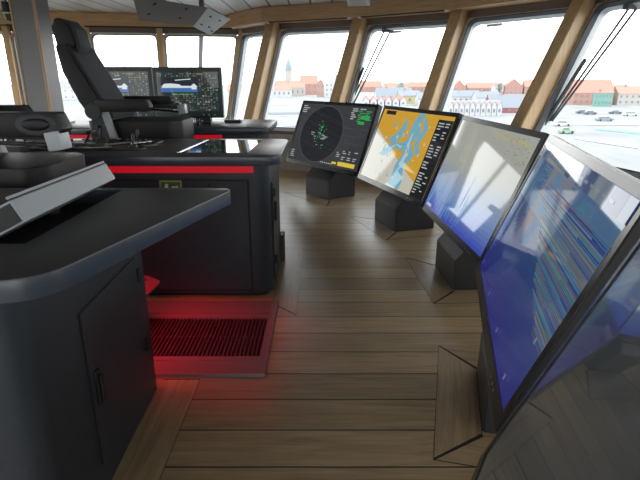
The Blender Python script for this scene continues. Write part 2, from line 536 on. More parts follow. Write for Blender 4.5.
# small spot lamp at the top left
t = thing('spot_lamp', 'small black round spot lamp with white ring near the top of the grey column', 'lamp', (-3.55, 6.20, 2.28))
bm = mk(); tube(bm, (-3.55, 6.2, 2.27), (-3.55, 6.2, 2.1), .012); obj('stem', bm, M['dark'], t)
bm = mk(); tube(bm, (-3.55, 6.2, 2.09), (-3.55, 6.2, 1.98), .05, .052, 20); obj('lamp_head', bm, M['dark'], t, True)
bm = mk(); tube(bm, (-3.55, 6.2, 1.98), (-3.55, 6.2, 1.965), .055, .055, 20); obj('ring', bm, M['white'], t, True)
bm = mk(); tube(bm, (-3.55, 6.2, 1.965), (-3.55, 6.2, 1.89), .05, .03, 20); obj('lamp_glass', bm, mat('amber_glass', (.12, .1, .05), .15), t, True)

# ---------------------------------------------------------------- floor borders round the fixtures
cnt = [0]
def border(pts, inner, m_ang, label=None):
    """one mitred floor board: quad outline with a dark seam round it"""
    pass
WF = {}
def wood_at(ang):
    k = round(ang, 3)
    if k not in WF: WF[k] = wood_floor('border_boards_%d' % len(WF), ang, False)
    return WF[k]
def board(outer0, outer1, inner1, inner0):
    cnt[0] += 1
    p = [Vector(V3(q, 0)) for q in (outer0, outer1, inner1, inner0)]
    d = (p[1] - p[0]); ang = math.atan2(d.y, d.x)
    c = sum(p, Vector()) / 4
    bm = mk()
    z0, z1 = .0006, .0022
    def scale(q, s):
        v = (c - q); L = v.length
        return q + v * min(.4, s / L)
    poly(bm, [v + Vector((0, 0, z0)) for v in p], 0)
    poly(bm, [scale(v, .009) + Vector((0, 0, z1)) for v in p], 1)
    struct('trim_%d' % (60 + cnt[0]), bm, [M['seam'], wood_at(ang)])
    for f in bpy.data.objects['trim_%d' % (60 + cnt[0])].data.polygons:
        if f.normal.z < 0: f.flip()

# ---------------------------------------------------------------- big floor displays
TILT = R(21.3)
SW, SH = 1.28, .741
def screen_mat(name, emit, es, rough=.04, base=(.004, .004, .006), spec=.22):
    return mat(name, base, rough, spec=spec, emit=emit, es=es)
def display(label, C, yaw, draw, zc=.67, px=0., ped=True):
    root = thing('floor_display', label, 'display', (C[0], C[1], 0), yaw, 'large tilted displays along the front windows')
    st, ct = sin(TILT), cos(TILT)
    def L(a, b, d): return (a, b * st - d * ct, zc + b * ct + d * st)
    bm = mk()
    prism(bm, rounded([(-SW / 2, -SH / 2), (SW / 2, -SH / 2), (SW / 2, SH / 2), (-SW / 2, SH / 2)], .012, 3), -.05, 0, .004, fn=L)
    obj('housing', bm, M['dark'], root, shift=False)
    bm = mk()
    prism(bm, [(-.45, -.22), (.45, -.22), (.38, .22), (-.38, .22)], -.11, -.05, .01, fn=L)
    obj('rear_housing', bm, M['dark'], root, shift=False)
    # bezel
    bw, bb = .034, .046
    bm = mk()
    def rect(l_, r_, b_, t_): return [(l_, b_), (r_, b_), (r_, t_), (l_, t_)]
    o_ = rect(-SW / 2 + .001, SW / 2 - .001, -SH / 2 + .001, SH / 2 - .001)
    i_ = rect(-SW / 2 + bw, SW / 2 - bw, -SH / 2 + bb, SH / 2 - bw)
    va = [[bm.verts.new(L(p[0], p[1], d)) for p in lp] for lp, d in ((o_, 0.), (o_, .006), (i_, .006), (i_, .0))]
    for q in range(3):
        for j in range(4):
            bm.faces.new((va[q][j], va[q][(j + 1) % 4], va[q + 1][(j + 1) % 4], va[q + 1][j]))
    obj('bezel', bm, M['bezel'], root, shift=False)
    # screen
    bm = mk(); mats = []
    w_, h_ = SW - 2 * bw, SH - bw - bb
    by = (bb - bw) / 2
    def mi(m):
        if m not in mats: mats.append(m)
        return mats.index(m)
    lay = [0]
    def put(pts, m, lift=None):
        lay[0] += 1
        d = .003 + (.00004 * lay[0] if lift is None else lift)
        poly(bm, [L((u - .5) * w_, (v - .5) * h_ + by, d) for u, v in pts], mi(m))
    def quad(u0, v0, u1, v1, m): put([(u0, v0), (u1, v0), (u1, v1), (u0, v1)], m)
    draw(put, quad, w_ / h_)
    obj('screen', bm, mats, root, shift=False)
    # power marks on the lower bezel
    for k in range(3):
        bm = mk(); a = SW * (.30 + .03 * k)
        prism(bm, rect(a, a + .012, -SH / 2 + .014, -SH / 2 + .022), .006, .0075, fn=L)
        obj('button', bm, M['midgrey'], root, shift=False)
    if ped:
        bm = mk()
        prof = [(-.12, 0), (.26, 0), (.26, .42), (.06, .42), (-.04, .285), (-.12, .20)]
        t_ = bmesh.new()
        w2 = .215
        a = [t_.verts.new((px - w2, p[0], p[1])) for p in prof]; b = [t_.verts.new((px + w2, p[0], p[1])) for p in prof]
        t_.faces.new(a); t_.faces.new(b[::-1])
        for i in range(len(prof)):
            j = (i + 1) % len(prof); t_.faces.new((a[i], b[i], b[j], a[j]))
        bmesh.ops.recalc_face_normals(t_, faces=t_.faces)
        bmesh.ops.bevel(t_, geom=list(t_.edges), offset=.006, segments=2, affect='EDGES')
        merge(bm, t_)
        obj('pedestal', bm, M['pedestal'], root, shift=False)
        bm = mk(); box(bm, (px, .13, .47), (.3, .12, .12), .006); obj('neck', bm, M['dark'], root, shift=False)
    # mitred floor boards round the pedestal
    c_, s_ = cos(yaw), sin(yaw)
    def W(x_, y_): return (C[0] + c_ * x_ - s_ * y_, C[1] + s_ * x_ + c_ * y_)
    o = .172
    x0, x1, y0, y1 = px - .23, px + .23, -.121, .275
    board(W(x0 - o, y0 - o), W(x1 + o, y0 - o), W(x1, y0), W(x0, y0))
    board(W(x1 + o, y0 - o), W(x1 + o, y1), W(x1, y1), W(x1, y0))
    board(W(x0 - o, y1), W(x0 - o, y0 - o), W(x0, y0), W(x0, y1))
    return root
M['bezel'] = mat('bezel_black', (.016, .017, .02), .22)
M['pedestal'] = speckle(mat('pedestal_black', (.03, .03, .034), .36), 80, .1, (.03, .03, .034))

SM = {}
def sm(key, rgb, es=1., rough=.04):
    if key not in SM: SM[key] = screen_mat('screen_' + key, rgb, es, rough)
    return SM[key]

def circle(cx, cy, rx, ry, n=48, a0=0., a1=2 * PI):
    return [(cx + rx * cos(a0 + (a1 - a0) * i / n), cy + ry * sin(a0 + (a1 - a0) * i / n)) for i in range(n)]

def draw_radar(put, quad, asp):
    rnd = random.Random(3)
    bg = sm('radar_grey', (.035, .037, .042)); dk = sm('radar_dark', (.012, .013, .016))
    gr = sm('radar_green', (.03, .30, .07)); wt = sm('radar_white', (.35, .37, .36)); ye = sm('radar_yellow', (.62, .46, .05))
    ln = sm('radar_line', (.075, .08, .085))
    quad(0, 0, 1, 1, bg)
    cx, cy, ry = .385, .5, .475; rx = ry / asp * 1.15
    put(circle(cx, cy, rx * 1.02, ry * 1.02, 64), ln)
    put(circle(cx, cy, rx, ry, 64), dk)
    for q in range(36):
        a = q * PI / 18; r = .94
        u, v = cx + rx * r * cos(a), cy + ry * r * sin(a)
        quad(u - .002, v - .003, u + .002, v + .003, ln)
    for q in range(46):
        u, v = cx + rnd.gauss(0, .035), cy + rnd.gauss(.03, .11)
        s_ = rnd.uniform(.002, .006)
        quad(u - s_, v - s_ * asp, u + s_, v + s_ * asp, gr if rnd.random() < .7 else wt)
    for q in range(7):
        u, v = cx - .02 + rnd.uniform(-.12, .08), cy - .03 + rnd.uniform(-.06, .04)
        quad(u, v, u + rnd.uniform(.02, .06), v + .011, wt)
    for q in range(10):
        a, r = rnd.uniform(0, 2 * PI), rnd.uniform(.3, .9)
        u, v = cx + rx * r * cos(a), cy + ry * r * sin(a)
        quad(u, v, u + .006, v + .01, gr)
    for row in range(7):
        for c_ in range(3):
            if rnd.random() < .8:
                u = .72 + c_ * .09 + rnd.uniform(0, .02); v = .95 - row * .032
                quad(u, v, u + rnd.uniform(.03, .075), v + .016, gr if (c_ > 0 and rnd.random() < .75) else wt)
    quad(.86, .80, .97, .86, gr); quad(.84, .72, .92, .765, gr)
    for v in (.64, .52, .40): quad(.68, v, .98, v + .004, ln)
    for row in range(6):
        for c_ in range(4):
            if rnd.random() < .6:
                u = .69 + c_ * .075; v = .30 - row * .032
                quad(u, v, u + rnd.uniform(.02, .05), v + .014, wt)
    quad(.74, .035, .96, .10, ye); quad(.66, .05, .72, .085, ye)
    for row in range(4):
        u = .02; v = .95 - row * .035; quad(u, v, u + rnd.uniform(.04, .12), v + .015, wt)
        quad(u, .05 + row * .035, u + rnd.uniform(.03, .08), .064 + row * .035, wt)
    for q in range(6): quad(.50 + q * .03, .035, .52 + q * .03, .05, wt)

def jag(pts, rnd, amp=.012, k=4):
    out = []
    for i in range(len(pts)):
        a, b = Vector(pts[i]), Vector(pts[(i + 1) % len(pts)])
        for j in range(k):
            p = a.lerp(b, j / k)
            out.append((min(1, max(0, p.x + (rnd.uniform(-amp, amp) if j else 0))), min(1, max(0, p.y + (rnd.uniform(-amp, amp) * 1.6 if j else 0)))))
    return out
def ribbon(line, widths, rnd, amp=.008):
    """closed outline of a strip following line"""
    l_, r_ = [], []
    for i, p in enumerate(line):
        p = Vector(p); q = Vector(line[min(i + 1, len(line) - 1)]) - Vector(line[max(i - 1, 0)])
        n = Vector((-q.y, q.x)).normalized() * widths[i]
        l_.append(p + n + Vector((rnd.uniform(-amp, amp), rnd.uniform(-amp, amp))))
        r_.append(p - n + Vector((rnd.uniform(-amp, amp), rnd.uniform(-amp, amp))))
    return [(min(1, max(0, p.x)), min(1, max(0, p.y))) for p in l_ + r_[::-1]]
def strip(put, line, widths, m, rnd, amp=.008):
    r_ = ribbon(line, widths, rnd, amp); n = len(line)
    for i in range(n - 1):
        put([r_[i], r_[i + 1], r_[2 * n - 2 - i], r_[2 * n - 1 - i]], m)

def draw_chart(put, quad, asp):
    rnd = random.Random(11)
    land = sm('chart_land', (.52, .29, .03)); wat = sm('chart_water', (.14, .34, .44)); pale = sm('chart_shoal', (.36, .48, .50))
    pan = sm('chart_panel', (.012, .013, .016)); wt = sm('chart_text', (.40, .42, .42)); gr = sm('chart_green', (.08, .3, .1)); rd = sm('chart_red', (.45, .08, .08))
    lo = sm('chart_sand_glare', (.46, .45, .38))
    quad(0, 0, 1, 1, land)
    put([(0, 0), (.82, 0), (.82, .16), (.40, .42), (0, .72)], lo)  # pale lower left: reflection on the glass drawn into the chart colour
    strip(put, [(.60, 1), (.58, .86), (.60, .72), (.56, .60), (.60, .45), (.56, .30), (.60, .12), (.56, 0)],
          [.05, .045, .06, .05, .07, .07, .08, .10], wat, rnd, .02)
    strip(put, [(.56, .60), (.46, .52), (.38, .55), (.30, .46), (.22, .36)], [.05, .06, .04, .05, .03], wat, rnd, .02)
    strip(put, [(.40, .90), (.42, .78), (.38, .66), (.30, .58)], [.02, .05, .06, .05], wat, rnd, .02)
    strip(put, [(.66, .95), (.72, .80), (.68, .62), (.72, .48)], [.015, .03, .03, .02], wat, rnd, .015)
    strip(put, [(.57, .74), (.57, .6), (.59, .46), (.56, .3)], [.012, .016, .02, .02], pale, rnd, .01)
    strip(put, [(.48, .53), (.40, .55), (.33, .48)], [.012, .015, .01], pale, rnd, .01)
    for q in range(70):
        u, v = rnd.uniform(.15, .78), rnd.uniform(.1, .9)
        put(circle(u, v, rnd.uniform(.004, .016), rnd.uniform(.006, .028), 7), wat if q % 3 else lo)
    for q in range(12):
        u, v = .54 + rnd.gauss(0, .05), .58 + rnd.gauss(0, .1)
        quad(u, v, u + .012, v + .006, rd if q % 2 else pan)
    quad(.06, .93, .22, .985, pan)
    quad(.83, 0, 1, .95, pan)
    for row in range(26):
        v = .90 - row * .034
        u = .845
        if rnd.random() < .85: quad(u, v, u + rnd.uniform(.03, .08), v + .014, gr if rnd.random() < .12 else wt)
        if rnd.random() < .6: quad(.93, v, .93 + rnd.uniform(.02, .05), v + .014, wt)

def draw_sonar(put, quad, asp):
    rnd = random.Random(5)
    rows = 26
    c0, c1, c2 = Vector((.03, .05, .34)), Vector((.16, .24, .40)), Vector((.30, .31, .27))  # upper rows turn cream: window reflection put into the picture colours
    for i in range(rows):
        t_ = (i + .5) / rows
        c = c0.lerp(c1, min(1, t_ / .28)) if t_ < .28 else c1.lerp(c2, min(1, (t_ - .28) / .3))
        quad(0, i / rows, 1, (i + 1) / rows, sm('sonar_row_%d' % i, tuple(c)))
    cy = [sm('sonar_cyan', (.10, .42, .52)), sm('sonar_teal', (.08, .32, .40)), sm('sonar_violet', (.10, .08, .50)), sm('sonar_pale', (.38, .44, .46))]
    for q in range(60):
        u = rnd.uniform(.02, .62); v = abs(rnd.gauss(0, .14)); w_ = rnd.uniform(.0015, .006); l_ = rnd.uniform(.06, .26)
        m = rnd.choice(cy[:3])
        put([(u, v), (u + w_, v), (u + w_ + .015, min(1, v + l_)), (u + .015, min(1, v + l_))], m)
    ye = sm('sonar_yellow', (.36, .33, .16))
    strip(put, [(.55, .97), (.7, .93), (.85, .95), (.97, .9)], [.005, .008, .008, .005], ye, rnd, .01)
    for q in range(40):
        u, v = rnd.uniform(.75, .99), rnd.uniform(.75, .98)
        quad(u, v, u + .006, v + .006, sm('sonar_dot', (.05, .06, .1)))
    quad(.05, .02, .14, .05, cy[3])

def draw_echo(put, quad, asp):
    rnd = random.Random(9)
    quad(0, 0, 1, 1, sm('echo_blue', (.014, .020, .12)))
    rows = 12
    for i in range(rows):
        t_ = i / rows
        quad(0, .62 * t_, 1, .62 * (i + 1) / rows, sm('echo_row_%d' % i, (.014 + .010 * t_, .017 + .04 * t_, .13 + .0 * t_)))
    quad(0, .62, 1, .90, sm('echo_mid', (.05, .105, .19)))
    cols = [(.085, .105, .09), (.035, .13, .17), (.105, .085, .085), (.03, .06, .17), (.05, .14, .17), (.12, .07, .07), (.10, .13, .17), (.02, .035, .15), (.04, .08, .18), (.04, .09, .17)]
    for k in range(60):
        v0 = .30 + k * .0085
        u = .34 + max(0, (.74 - v0)) * 1.25 + rnd.uniform(-.05, .03)
        c = rnd.choice(cols)
        while u < 1:
            w_ = rnd.uniform(.08, .40)
            quad(u, v0, min(1, u + w_), v0 + rnd.uniform(.004, .0095), sm('echo_%d' % cols.index(c), c))
            u += w_
            if rnd.random() < .4: c = rnd.choice(cols)
    quad(0, .90, 1, 1, sm('echo_bar', (.10, .14, .19)))
    for u0, u1 in ((.06, .10), (.44, .50), (.58, .72), (.86, .95)):
        quad(u0, .90, u1, 1, sm('echo_block', (.035, .06, .13)))
    for k in range(14):
        u = .15 + k * .055
        quad(u, .935, u + .03, .95, sm('echo_text', (.14, .17, .20)))
    for u, v in ((.06, .05), (.38, .05), (.66, .06), (.90, .05), (.94, .3)):
        quad(u, v, u + .01, v + .03, sm('echo_text', (.14, .17, .20)))

def draw_off(put, quad, asp):
    quad(0, 0, 1, 1, screen_mat('screen_off', (.012, .014, .016), 1., .035, (.045, .05, .052), .45))
    quad(.62, 0, .63, 1, sm('off_line', (.01, .012, .016)))

POSE = [
 ((.091, 5.525), -52.4, draw_radar, 'large tilted display on black pedestal with round dark radar picture', .675),
 ((.703, 4.340), -71.5, draw_chart, 'large tilted display on black pedestal showing orange and blue sea chart', .672),
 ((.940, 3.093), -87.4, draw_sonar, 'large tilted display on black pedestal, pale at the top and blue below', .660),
 ((.775, 1.742), -104., draw_echo, 'large tilted display with deep blue picture and coloured echo bands', .668),
 ((.212, .455), -121., draw_off, 'large tilted display that is switched off, mirroring the floor boards', .655),
]
for (C, yw, dr, lab, zc), px in zip(POSE, (-.05, -.03, 0, .01, 0)): display(lab, C, R(yw), dr, zc, px)

# ---------------------------------------------------------------- consoles
TOPZ, LIPZ = .856, .803
def worktop(pts, rad, root, holes=None, z1=TOPZ, z0=LIPZ):
    """slab with rounded plan; material 0 top, 1 edge. hole = quad polygon sunk as dark recess"""
    lp = rounded(pts, rad, 8)
    bm = mk(); prism(bm, lp, z0, z1, .006)
    for f in bm.faces:
        f.normal_update(); f.material_index = 0 if f.normal.z > .9 else 1
    return obj('worktop', bm, [M['top'], M['lip']], root, True)
def led(root, path, z=.766, h=.026):
    bm = mk()
    for a, b in zip(path, path[1:]):
        a, b = Vector(V3(a, z)), Vector(V3(b, z))
        n = Vector((-(b - a).y, (b - a).x, 0)).normalized() * .006
        u = Vector((0, 0, h))
        hexa(bm, [a - n, b - n, b + n, a + n, a - n + u, b - n + u, b + n + u, a + n + u])
    o = obj('led_strip', bm, M['led'], root); o['label'] = 'glowing red light strip'
    return o
def redlight(name, loc, sx, sy, power, rot=(0, 0, 0)):
    l_ = bpy.data.lights.new(name, 'AREA'); l_.shape = 'RECTANGLE'; l_.size = sx; l_.size_y = sy
    l_.energy = power; l_.spread = R(110); l_.color = (1., .012, .045)
    o = bpy.data.objects.new(name, l_); COL.objects.link(o); o.location = loc; o.rotation_euler = rot
    return o

# --- middle console
c2 = thing('bridge_console', 'middle dark grey console with levers and red light strip beyond the floor grille', 'console', (-1.4, 3.15, 0))
worktop([(-2.75, 2.72), (-.215, 2.72), (-.215, 3.58), (-2.75, 3.58)], [.0, .10, .12, 0], c2)
bm = mk(); prism(bm, rounded([(-2.7, 2.765), (-.285, 2.765), (-.285, 3.50), (-2.7, 3.50)], [0, .10, .06, 0], 8), .03, LIPZ, 0)
obj('cabinet', bm, M['paint'], c2, True)
bm = mk(); prism(bm, rounded([(-2.7, 2.80), (-.31, 2.80), (-.31, 3.47), (-2.7, 3.47)], [0, .08, .05, 0], 6), 0, .03); obj('plinth', bm, M['dark'], c2)
led(c2, [(-2.7, 2.757), (-.37, 2.757)], z=.760, h=.034)
bm = mk(); box(bm, (-.93, 2.762, .385), (1.05, .010, .66), .003); pn = obj('access_panel', bm, M['paint'], c2)
bm = mk()
for (a, b, c_, d_) in ((-1.46, .718, 1.06, .004), (-1.46, .052, 1.06, .004)):
    box(bm, (a + c_ / 2, 2.7625, b), (c_, .012, d_))
box(bm, (-.402, 2.7625, .385), (.004, .012, .666)); box(bm, (-1.458, 2.7625, .385), (.004, .012, .666))
obj('panel_seam', bm, M['slot'], c2)
for xx in (-.62, -1.2):
    bm = mk(); tube(bm, (xx, 2.76, .69), (xx, 2.753, .69), .009, .009, 10); obj('screw', bm, M['dark'], c2)
# exit sticker on the access panel
bm = mk(); box(bm, (-.835, 2.756, .680), (.125, .003, .075), .001); st = obj('exit_sign', bm, mat('sticker_yellow', (.42, .38, .08), .5), c2)
st['label'] = 'small green and yellow exit sticker'
bm = mk(); box(bm, (-.835, 2.7535, .680), (.105, .002, .055)); obj('green_field', bm, mat('sticker_green', (.03, .16, .06), .5), st)
bm = mk()
prism(bm, [(-.795, .655), (-.765, .655), (-.765, .645), (-.757, .662), (-.765, .679), (-.765, .669), (-.795, .669)], 2.7518, 2.7526, fn=lambda a, b, d: (a - .035, d, b + .015))
prism(bm, [(-.838, .645), (-.828, .645), (-.822, .66), (-.814, .646), (-.806, .65), (-.815, .668), (-.812, .682), (-.826, .684), (-.832, .67)], 2.7518, 2.7526, fn=lambda a, b, d: (a - .035, d, b + .015))
obj('pictogram', bm, M['white'], st)
# side door hardware
bm = mk(); box(bm, (-.279, 3.0, .38), (.008, .26, .6), .002); dr = obj('side_door', bm, M['paint'], c2)
for zz in (.62, .2):
    bm = mk(); box(bm, (-.270, 2.90, zz), (.014, .03, .05), .004); obj('hinge', bm, M['dark'], dr)
bm = mk(); box(bm, (-.268, 2.93, .50), (.02, .03, .12), .006); obj('handle', bm, M['dark'], dr)
bm = mk(); box(bm, (-.272, 3.44, .10), (.03, .10, .2), .004); obj('kick_box', bm, M['headpanel'], c2)
# flush display in the top
bm = mk(); prism(bm, [(-.80, 2.86), (-.41, 2.84), (-.395, 3.46), (-.77, 3.49)], TOPZ - .01, TOPZ + .0025, 0); fd = obj('flush_display', bm, M['gloss'], c2)
bm = mk(); hexa(bm, [(-.812, 2.855, TOPZ), (-.797, 2.855, TOPZ), (-.767, 3.49, TOPZ), (-.782, 3.49, TOPZ),
                    (-.812, 2.855, TOPZ + .006), (-.797, 2.855, TOPZ + .006), (-.767, 3.49, TOPZ + .006), (-.782, 3.49, TOPZ + .006)])
obj('edge_trim', bm, M['chrome'], fd)
# levers and switches
bm = mk(); prism(bm, rounded([(-2.25, 2.95), (-1.05, 2.95), (-1.05, 3.42), (-2.25, 3.42)], .04), TOPZ, TOPZ + .008, .002)
cp = obj('control_panel', bm, M['dark'], c2)
for (xx, yy, an) in ((-1.92, 3.05, 25), (-1.78, 3.05, 10), (-1.62, 3.2, -15), (-1.40, 3.0, 30), (-1.31, 2.98, -20), (-1.42, 3.28, 10)):
    bm = mk(); prism(bm, rounded([(xx - .05, yy - .03), (xx + .05, yy - .03), (xx + .05, yy + .03), (xx - .05, yy + .03)], .012), TOPZ + .008, TOPZ + .04, .006)
    lb = obj('lever_base', bm, M['dark'], cp)
    bm = mk()
    e = Vector((xx + .09 * sin(R(an)), yy, TOPZ + .04 + .07 * cos(R(an))))
    tube(bm, (xx, yy, TOPZ + .03), e, .007); box(bm, e, (.03, .07, .02), .008)
    obj('lever', bm, M['leather'], lb)
for (xx, yy) in ((-1.20, 3.33), (-1.13, 3.05), (-1.52, 3.0)):
    bm = mk(); tube(bm, (xx, yy, TOPZ + .005), (xx, yy, TOPZ + .02), .028, .024, 16); jb = obj('joystick_base', bm, M['dark'], cp)
    bm = mk(); tube(bm, (xx, yy, TOPZ + .02), (xx + .005, yy, TOPZ + .06), .005); tube(bm, (xx + .005, yy, TOPZ + .055), (xx + .007, yy, TOPZ + .085), .011, .008, 12)
    obj('joystick', bm, M['dark'], jb, True)
for (x0, y0, x1, y1) in ((-1.75, 2.88, -1.58, 3.0), (-1.62, 3.15, -1.50, 3.3), (-1.40, 2.93, -1.22, 2.96), (-1.18, 3.15, -1.08, 3.25), (-1.98, 3.2, -1.86, 3.3), (-1.52, 2.9, -1.36, 2.915), (-1.30, 3.08, -1.16, 3.2), (-1.50, 3.36, -1.32, 3.37), (-1.05, 3.0, -.98, 3.05)):
    bm = mk(); tube(bm, (x0, y0, TOPZ + .016), (x1, y1, TOPZ + .018), .008, .008, 8); obj('grab_bar', bm, M['chrome'], cp, True)
for k in range(9):
    xx = -2.18 + k * .125
    bm = mk(); box(bm, (xx, 3.37, TOPZ + .014), (.05, .03, .014), .004); obj('switch', bm, M['midgrey'] if k % 3 == 0 else M['slot'], cp)
bm = mk()
prism(bm, rounded([(-2.05, 2.85), (-1.68, 2.85), (-1.68, 2.95), (-2.05, 2.95)], .02), TOPZ, TOPZ + .035, .008); obj('trackball_unit', bm, M['slot'], c2)

# --- near console
c1 = thing('bridge_console', 'dark grey console with slanting top edge and a cupboard door in its side', 'console', (-1.1, 1.4, 0))
W1 = [(-1.9, 1.893), (-.325, 1.893), (-.59, .955), (-1.9, .955)]
lp = rounded(W1, [0, .05, .15, 0], 10)
# top with a rectangular recess: slab is built in strips round the opening
RX, RY0, RY1, RXL = -.745, 1.20, 1.85, -1.06
bm = mk()
# top skin: polygon with the hole cut by bridging to the recess outline
def skin(bm, lp, hole, z0, z1):
    t = bmesh.new()
    o = [t.verts.new((p[0], p[1], z1)) for p in lp]
    h_ = [t.verts.new((p[0], p[1], z1)) for p in hole]
    eds = []
    for L_ in (o, h_):
        for i in range(len(L_)): eds.append(t.edges.new((L_[i], L_[(i + 1) % len(L_)])))
    bmesh.ops.triangle_fill(t, use_beauty=True, edges=eds)
    for L_ in (o, h_):
        lo_ = [t.verts.new((v.co.x, v.co.y, z0)) for v in L_]
        for i in range(len(L_)):
            j = (i + 1) % len(L_)
            f = t.faces.new((L_[i], L_[j], lo_[j], lo_[i])); f.material_index = 1
    return t
hole = [(RXL, RY0), (RX, RY0), (RX, RY1), (RXL, RY1)]
t_ = skin(bm, lp, hole, LIPZ, TOPZ)
vm = {v: bm.verts.new(v.co) for v in t_.verts}
for f in t_.faces:
    nf = bm.faces.new([vm[v] for v in f.verts]); nf.material_index = f.material_index
t_.free()
poly(bm, [(p[0], p[1], LIPZ) for p in lp], 1)
bmesh.ops.remove_doubles(bm, verts=bm.verts, dist=.0005)
def onrim(v): return abs(v.co.z - TOPZ) < 1e-4 and not (RXL - .01 < v.co.x < RX + .01 and RY0 - .01 < v.co.y < RY1 + .01)
rim = [e for e in bm.edges if all(onrim(v) for v in e.verts) and any(abs(f.calc_center_median().z - TOPZ) > .01 for f in e.link_faces)]
bmesh.ops.recalc_face_normals(bm, faces=bm.faces)
bmesh.ops.bevel(bm, geom=rim, offset=.006, segments=2, affect='EDGES', profile=.5)
obj('worktop', bm, [M['top'], M['lip']], c1, True)
bm = mk(); poly(bm, [(RXL, RY0, LIPZ + .001), (RX, RY0, LIPZ + .001), (RX, RY1, LIPZ + .001), (RXL, RY1, LIPZ + .001)]); obj('recess', bm, M['pit'], c1)
cab = rounded([(-1.85, 1.845), (-.695, 1.845), (-.675, .99), (-1.85, .99)], [0, .012, .09, 0], 8)
bm = mk(); prism(bm, cab, .0, LIPZ, 0); obj('cabinet', bm, M['paint'], c1, True)
led(c1, [(-1.85, 1.852), (-.72, 1.852)])
led(c1, [(-1.85, .983), (-.80, .983)])
# cupboard door on the right side (slightly proud, with a cut-off upper corner)
def side(y, z, d=0.): return (-.695 + (1.845 - y) * (.020 / .855) + d, y, z)
DOOR = [(1.276, .105), (1.75, .105), (1.75, .624), (1.276, .624)]
bm = mk(); prism(bm, DOOR, .000, .003, 0, fn=lambda y, z, d: side(y, z, d)); obj('door_gap', bm, M['slot'], c1)
ins = [(1.280, .109), (1.746, .109), (1.746, .620), (1.280, .620)]
bm = mk(); prism(bm, ins, .001, .006, .001, fn=lambda y, z, d: side(y, z, d)); dr = obj('door', bm, M['paint'], c1)
for zz in (.55, .26):
    bm = mk(); box(bm, side(1.752, zz, .010), (.012, .016, .055), .003); obj('hinge', bm, M['dark'], dr)
bm = mk(); box(bm, side(1.315, .36, .009), (.014, .03, .12), .006)
hd = obj('handle', bm, M['slot'], dr)
bm = mk(); box(bm, side(1.315, .35, .019), (.012, .014, .08), .005); tube(bm, side(1.315, .395, .01), side(1.315, .395, .026), .010, .010, 12); obj('latch', bm, M['dark'], hd)

# tilting display unit raised out of the near console
tl = R(27)
def tilt(a, y, d):
    """a along the slope from the right end to the left, d above"""
    return (-.756 - a * cos(tl) - d * sin(tl), y, .905 - a * sin(tl) + d * cos(tl))
td = thing('tilting_display', 'pale grey slab shaped flip up display unit tilted over the near console top', 'display', (-.95, 1.52, TOPZ))
bm = mk(); prism(bm, rounded([(0, 1.235), (.235, 1.235), (.235, 1.835), (0, 1.835)], .008, 2), -.002, .062, .006, fn=lambda a, y, d: tilt(a, y, d)); obj('housing', bm, M['grey'], td)
bm = mk(); prism(bm, [(.012, 1.25), (.225, 1.25), (.225, 1.82), (.012, 1.82)], .062, .070, .001, fn=lambda a, y, d: tilt(a, y, d)); obj('screen', bm, M['gloss'], td)
bm = mk(); prism(bm, [(.004, 1.239), (.231, 1.239), (.231, 1.831), (.004, 1.831)], .0625, .066, 0, fn=lambda a, y, d: tilt(a, y, d)); obj('bezel', bm, M['slot'], td)
bm = mk(); prism(bm, [(.006, 1.231), (.229, 1.231), (.229, 1.236), (.006, 1.236)], .004, .056, 0, fn=lambda a, y, d: tilt(a, y, d)); e = obj('end_panel', bm, M['slot'], td); e['label'] = 'added dark sheet for the shaded near end'  # dark sheet added so the near end looks shaded
bm = mk(); prism(bm, [(.003, 1.24), (.010, 1.24), (.010, 1.83), (.003, 1.83)], .066, .0735, .001, fn=lambda a, y, d: tilt(a, y, d)); obj('edge_trim', bm, M['grey'], td)
for yy in (1.3, 1.7):
    bm = mk(); box(bm, (-.93, yy, .815), (.03, .03, .035), .003); obj('hinge_arm', bm, M['steel'], td)

# --- far console
c3 = thing('bridge_console', 'far dark grey console carrying two monitors in front of the far windows', 'console', (-1.5, 4.9, 0))
worktop([(-2.80, 4.40), (-.44, 4.40), (-.44, 5.38), (-2.80, 5.38)], [0, .09, .10, 0], c3)
bm = mk(); prism(bm, rounded([(-2.75, 4.46), (-.52, 4.46), (-.52, 5.30), (-2.75, 5.30)], [0, .09, .05, 0], 6), 0, LIPZ, 0); obj('cabinet', bm, M['paint'], c3, True)
led(c3, [(-2.75, 4.452), (-.86, 4.452)], h=.03, z=.76)
bm = mk(); box(bm, (-.85, 5.02, TOPZ + .012), (.16, .1, .024), .006); obj('phone_cradle', bm, M['slot'], c3)
bm = mk(); box(bm, (-1.1, 4.62, TOPZ + .03), (.03, .03, .06), .006); box(bm, (-1.02, 4.62, TOPZ + .02), (.08, .05, .03), .006); obj('switch_box', bm, M['slot'], c3)
bm = mk(); tube(bm, (-1.12, 4.58, TOPZ + .03), (-1.12, 4.58, TOPZ + .07), .012); tube(bm, (-1.16, 4.58, TOPZ + .045), (-1.05, 4.58, TOPZ + .045), .008); obj('joystick', bm, M['chrome'], c3, True)

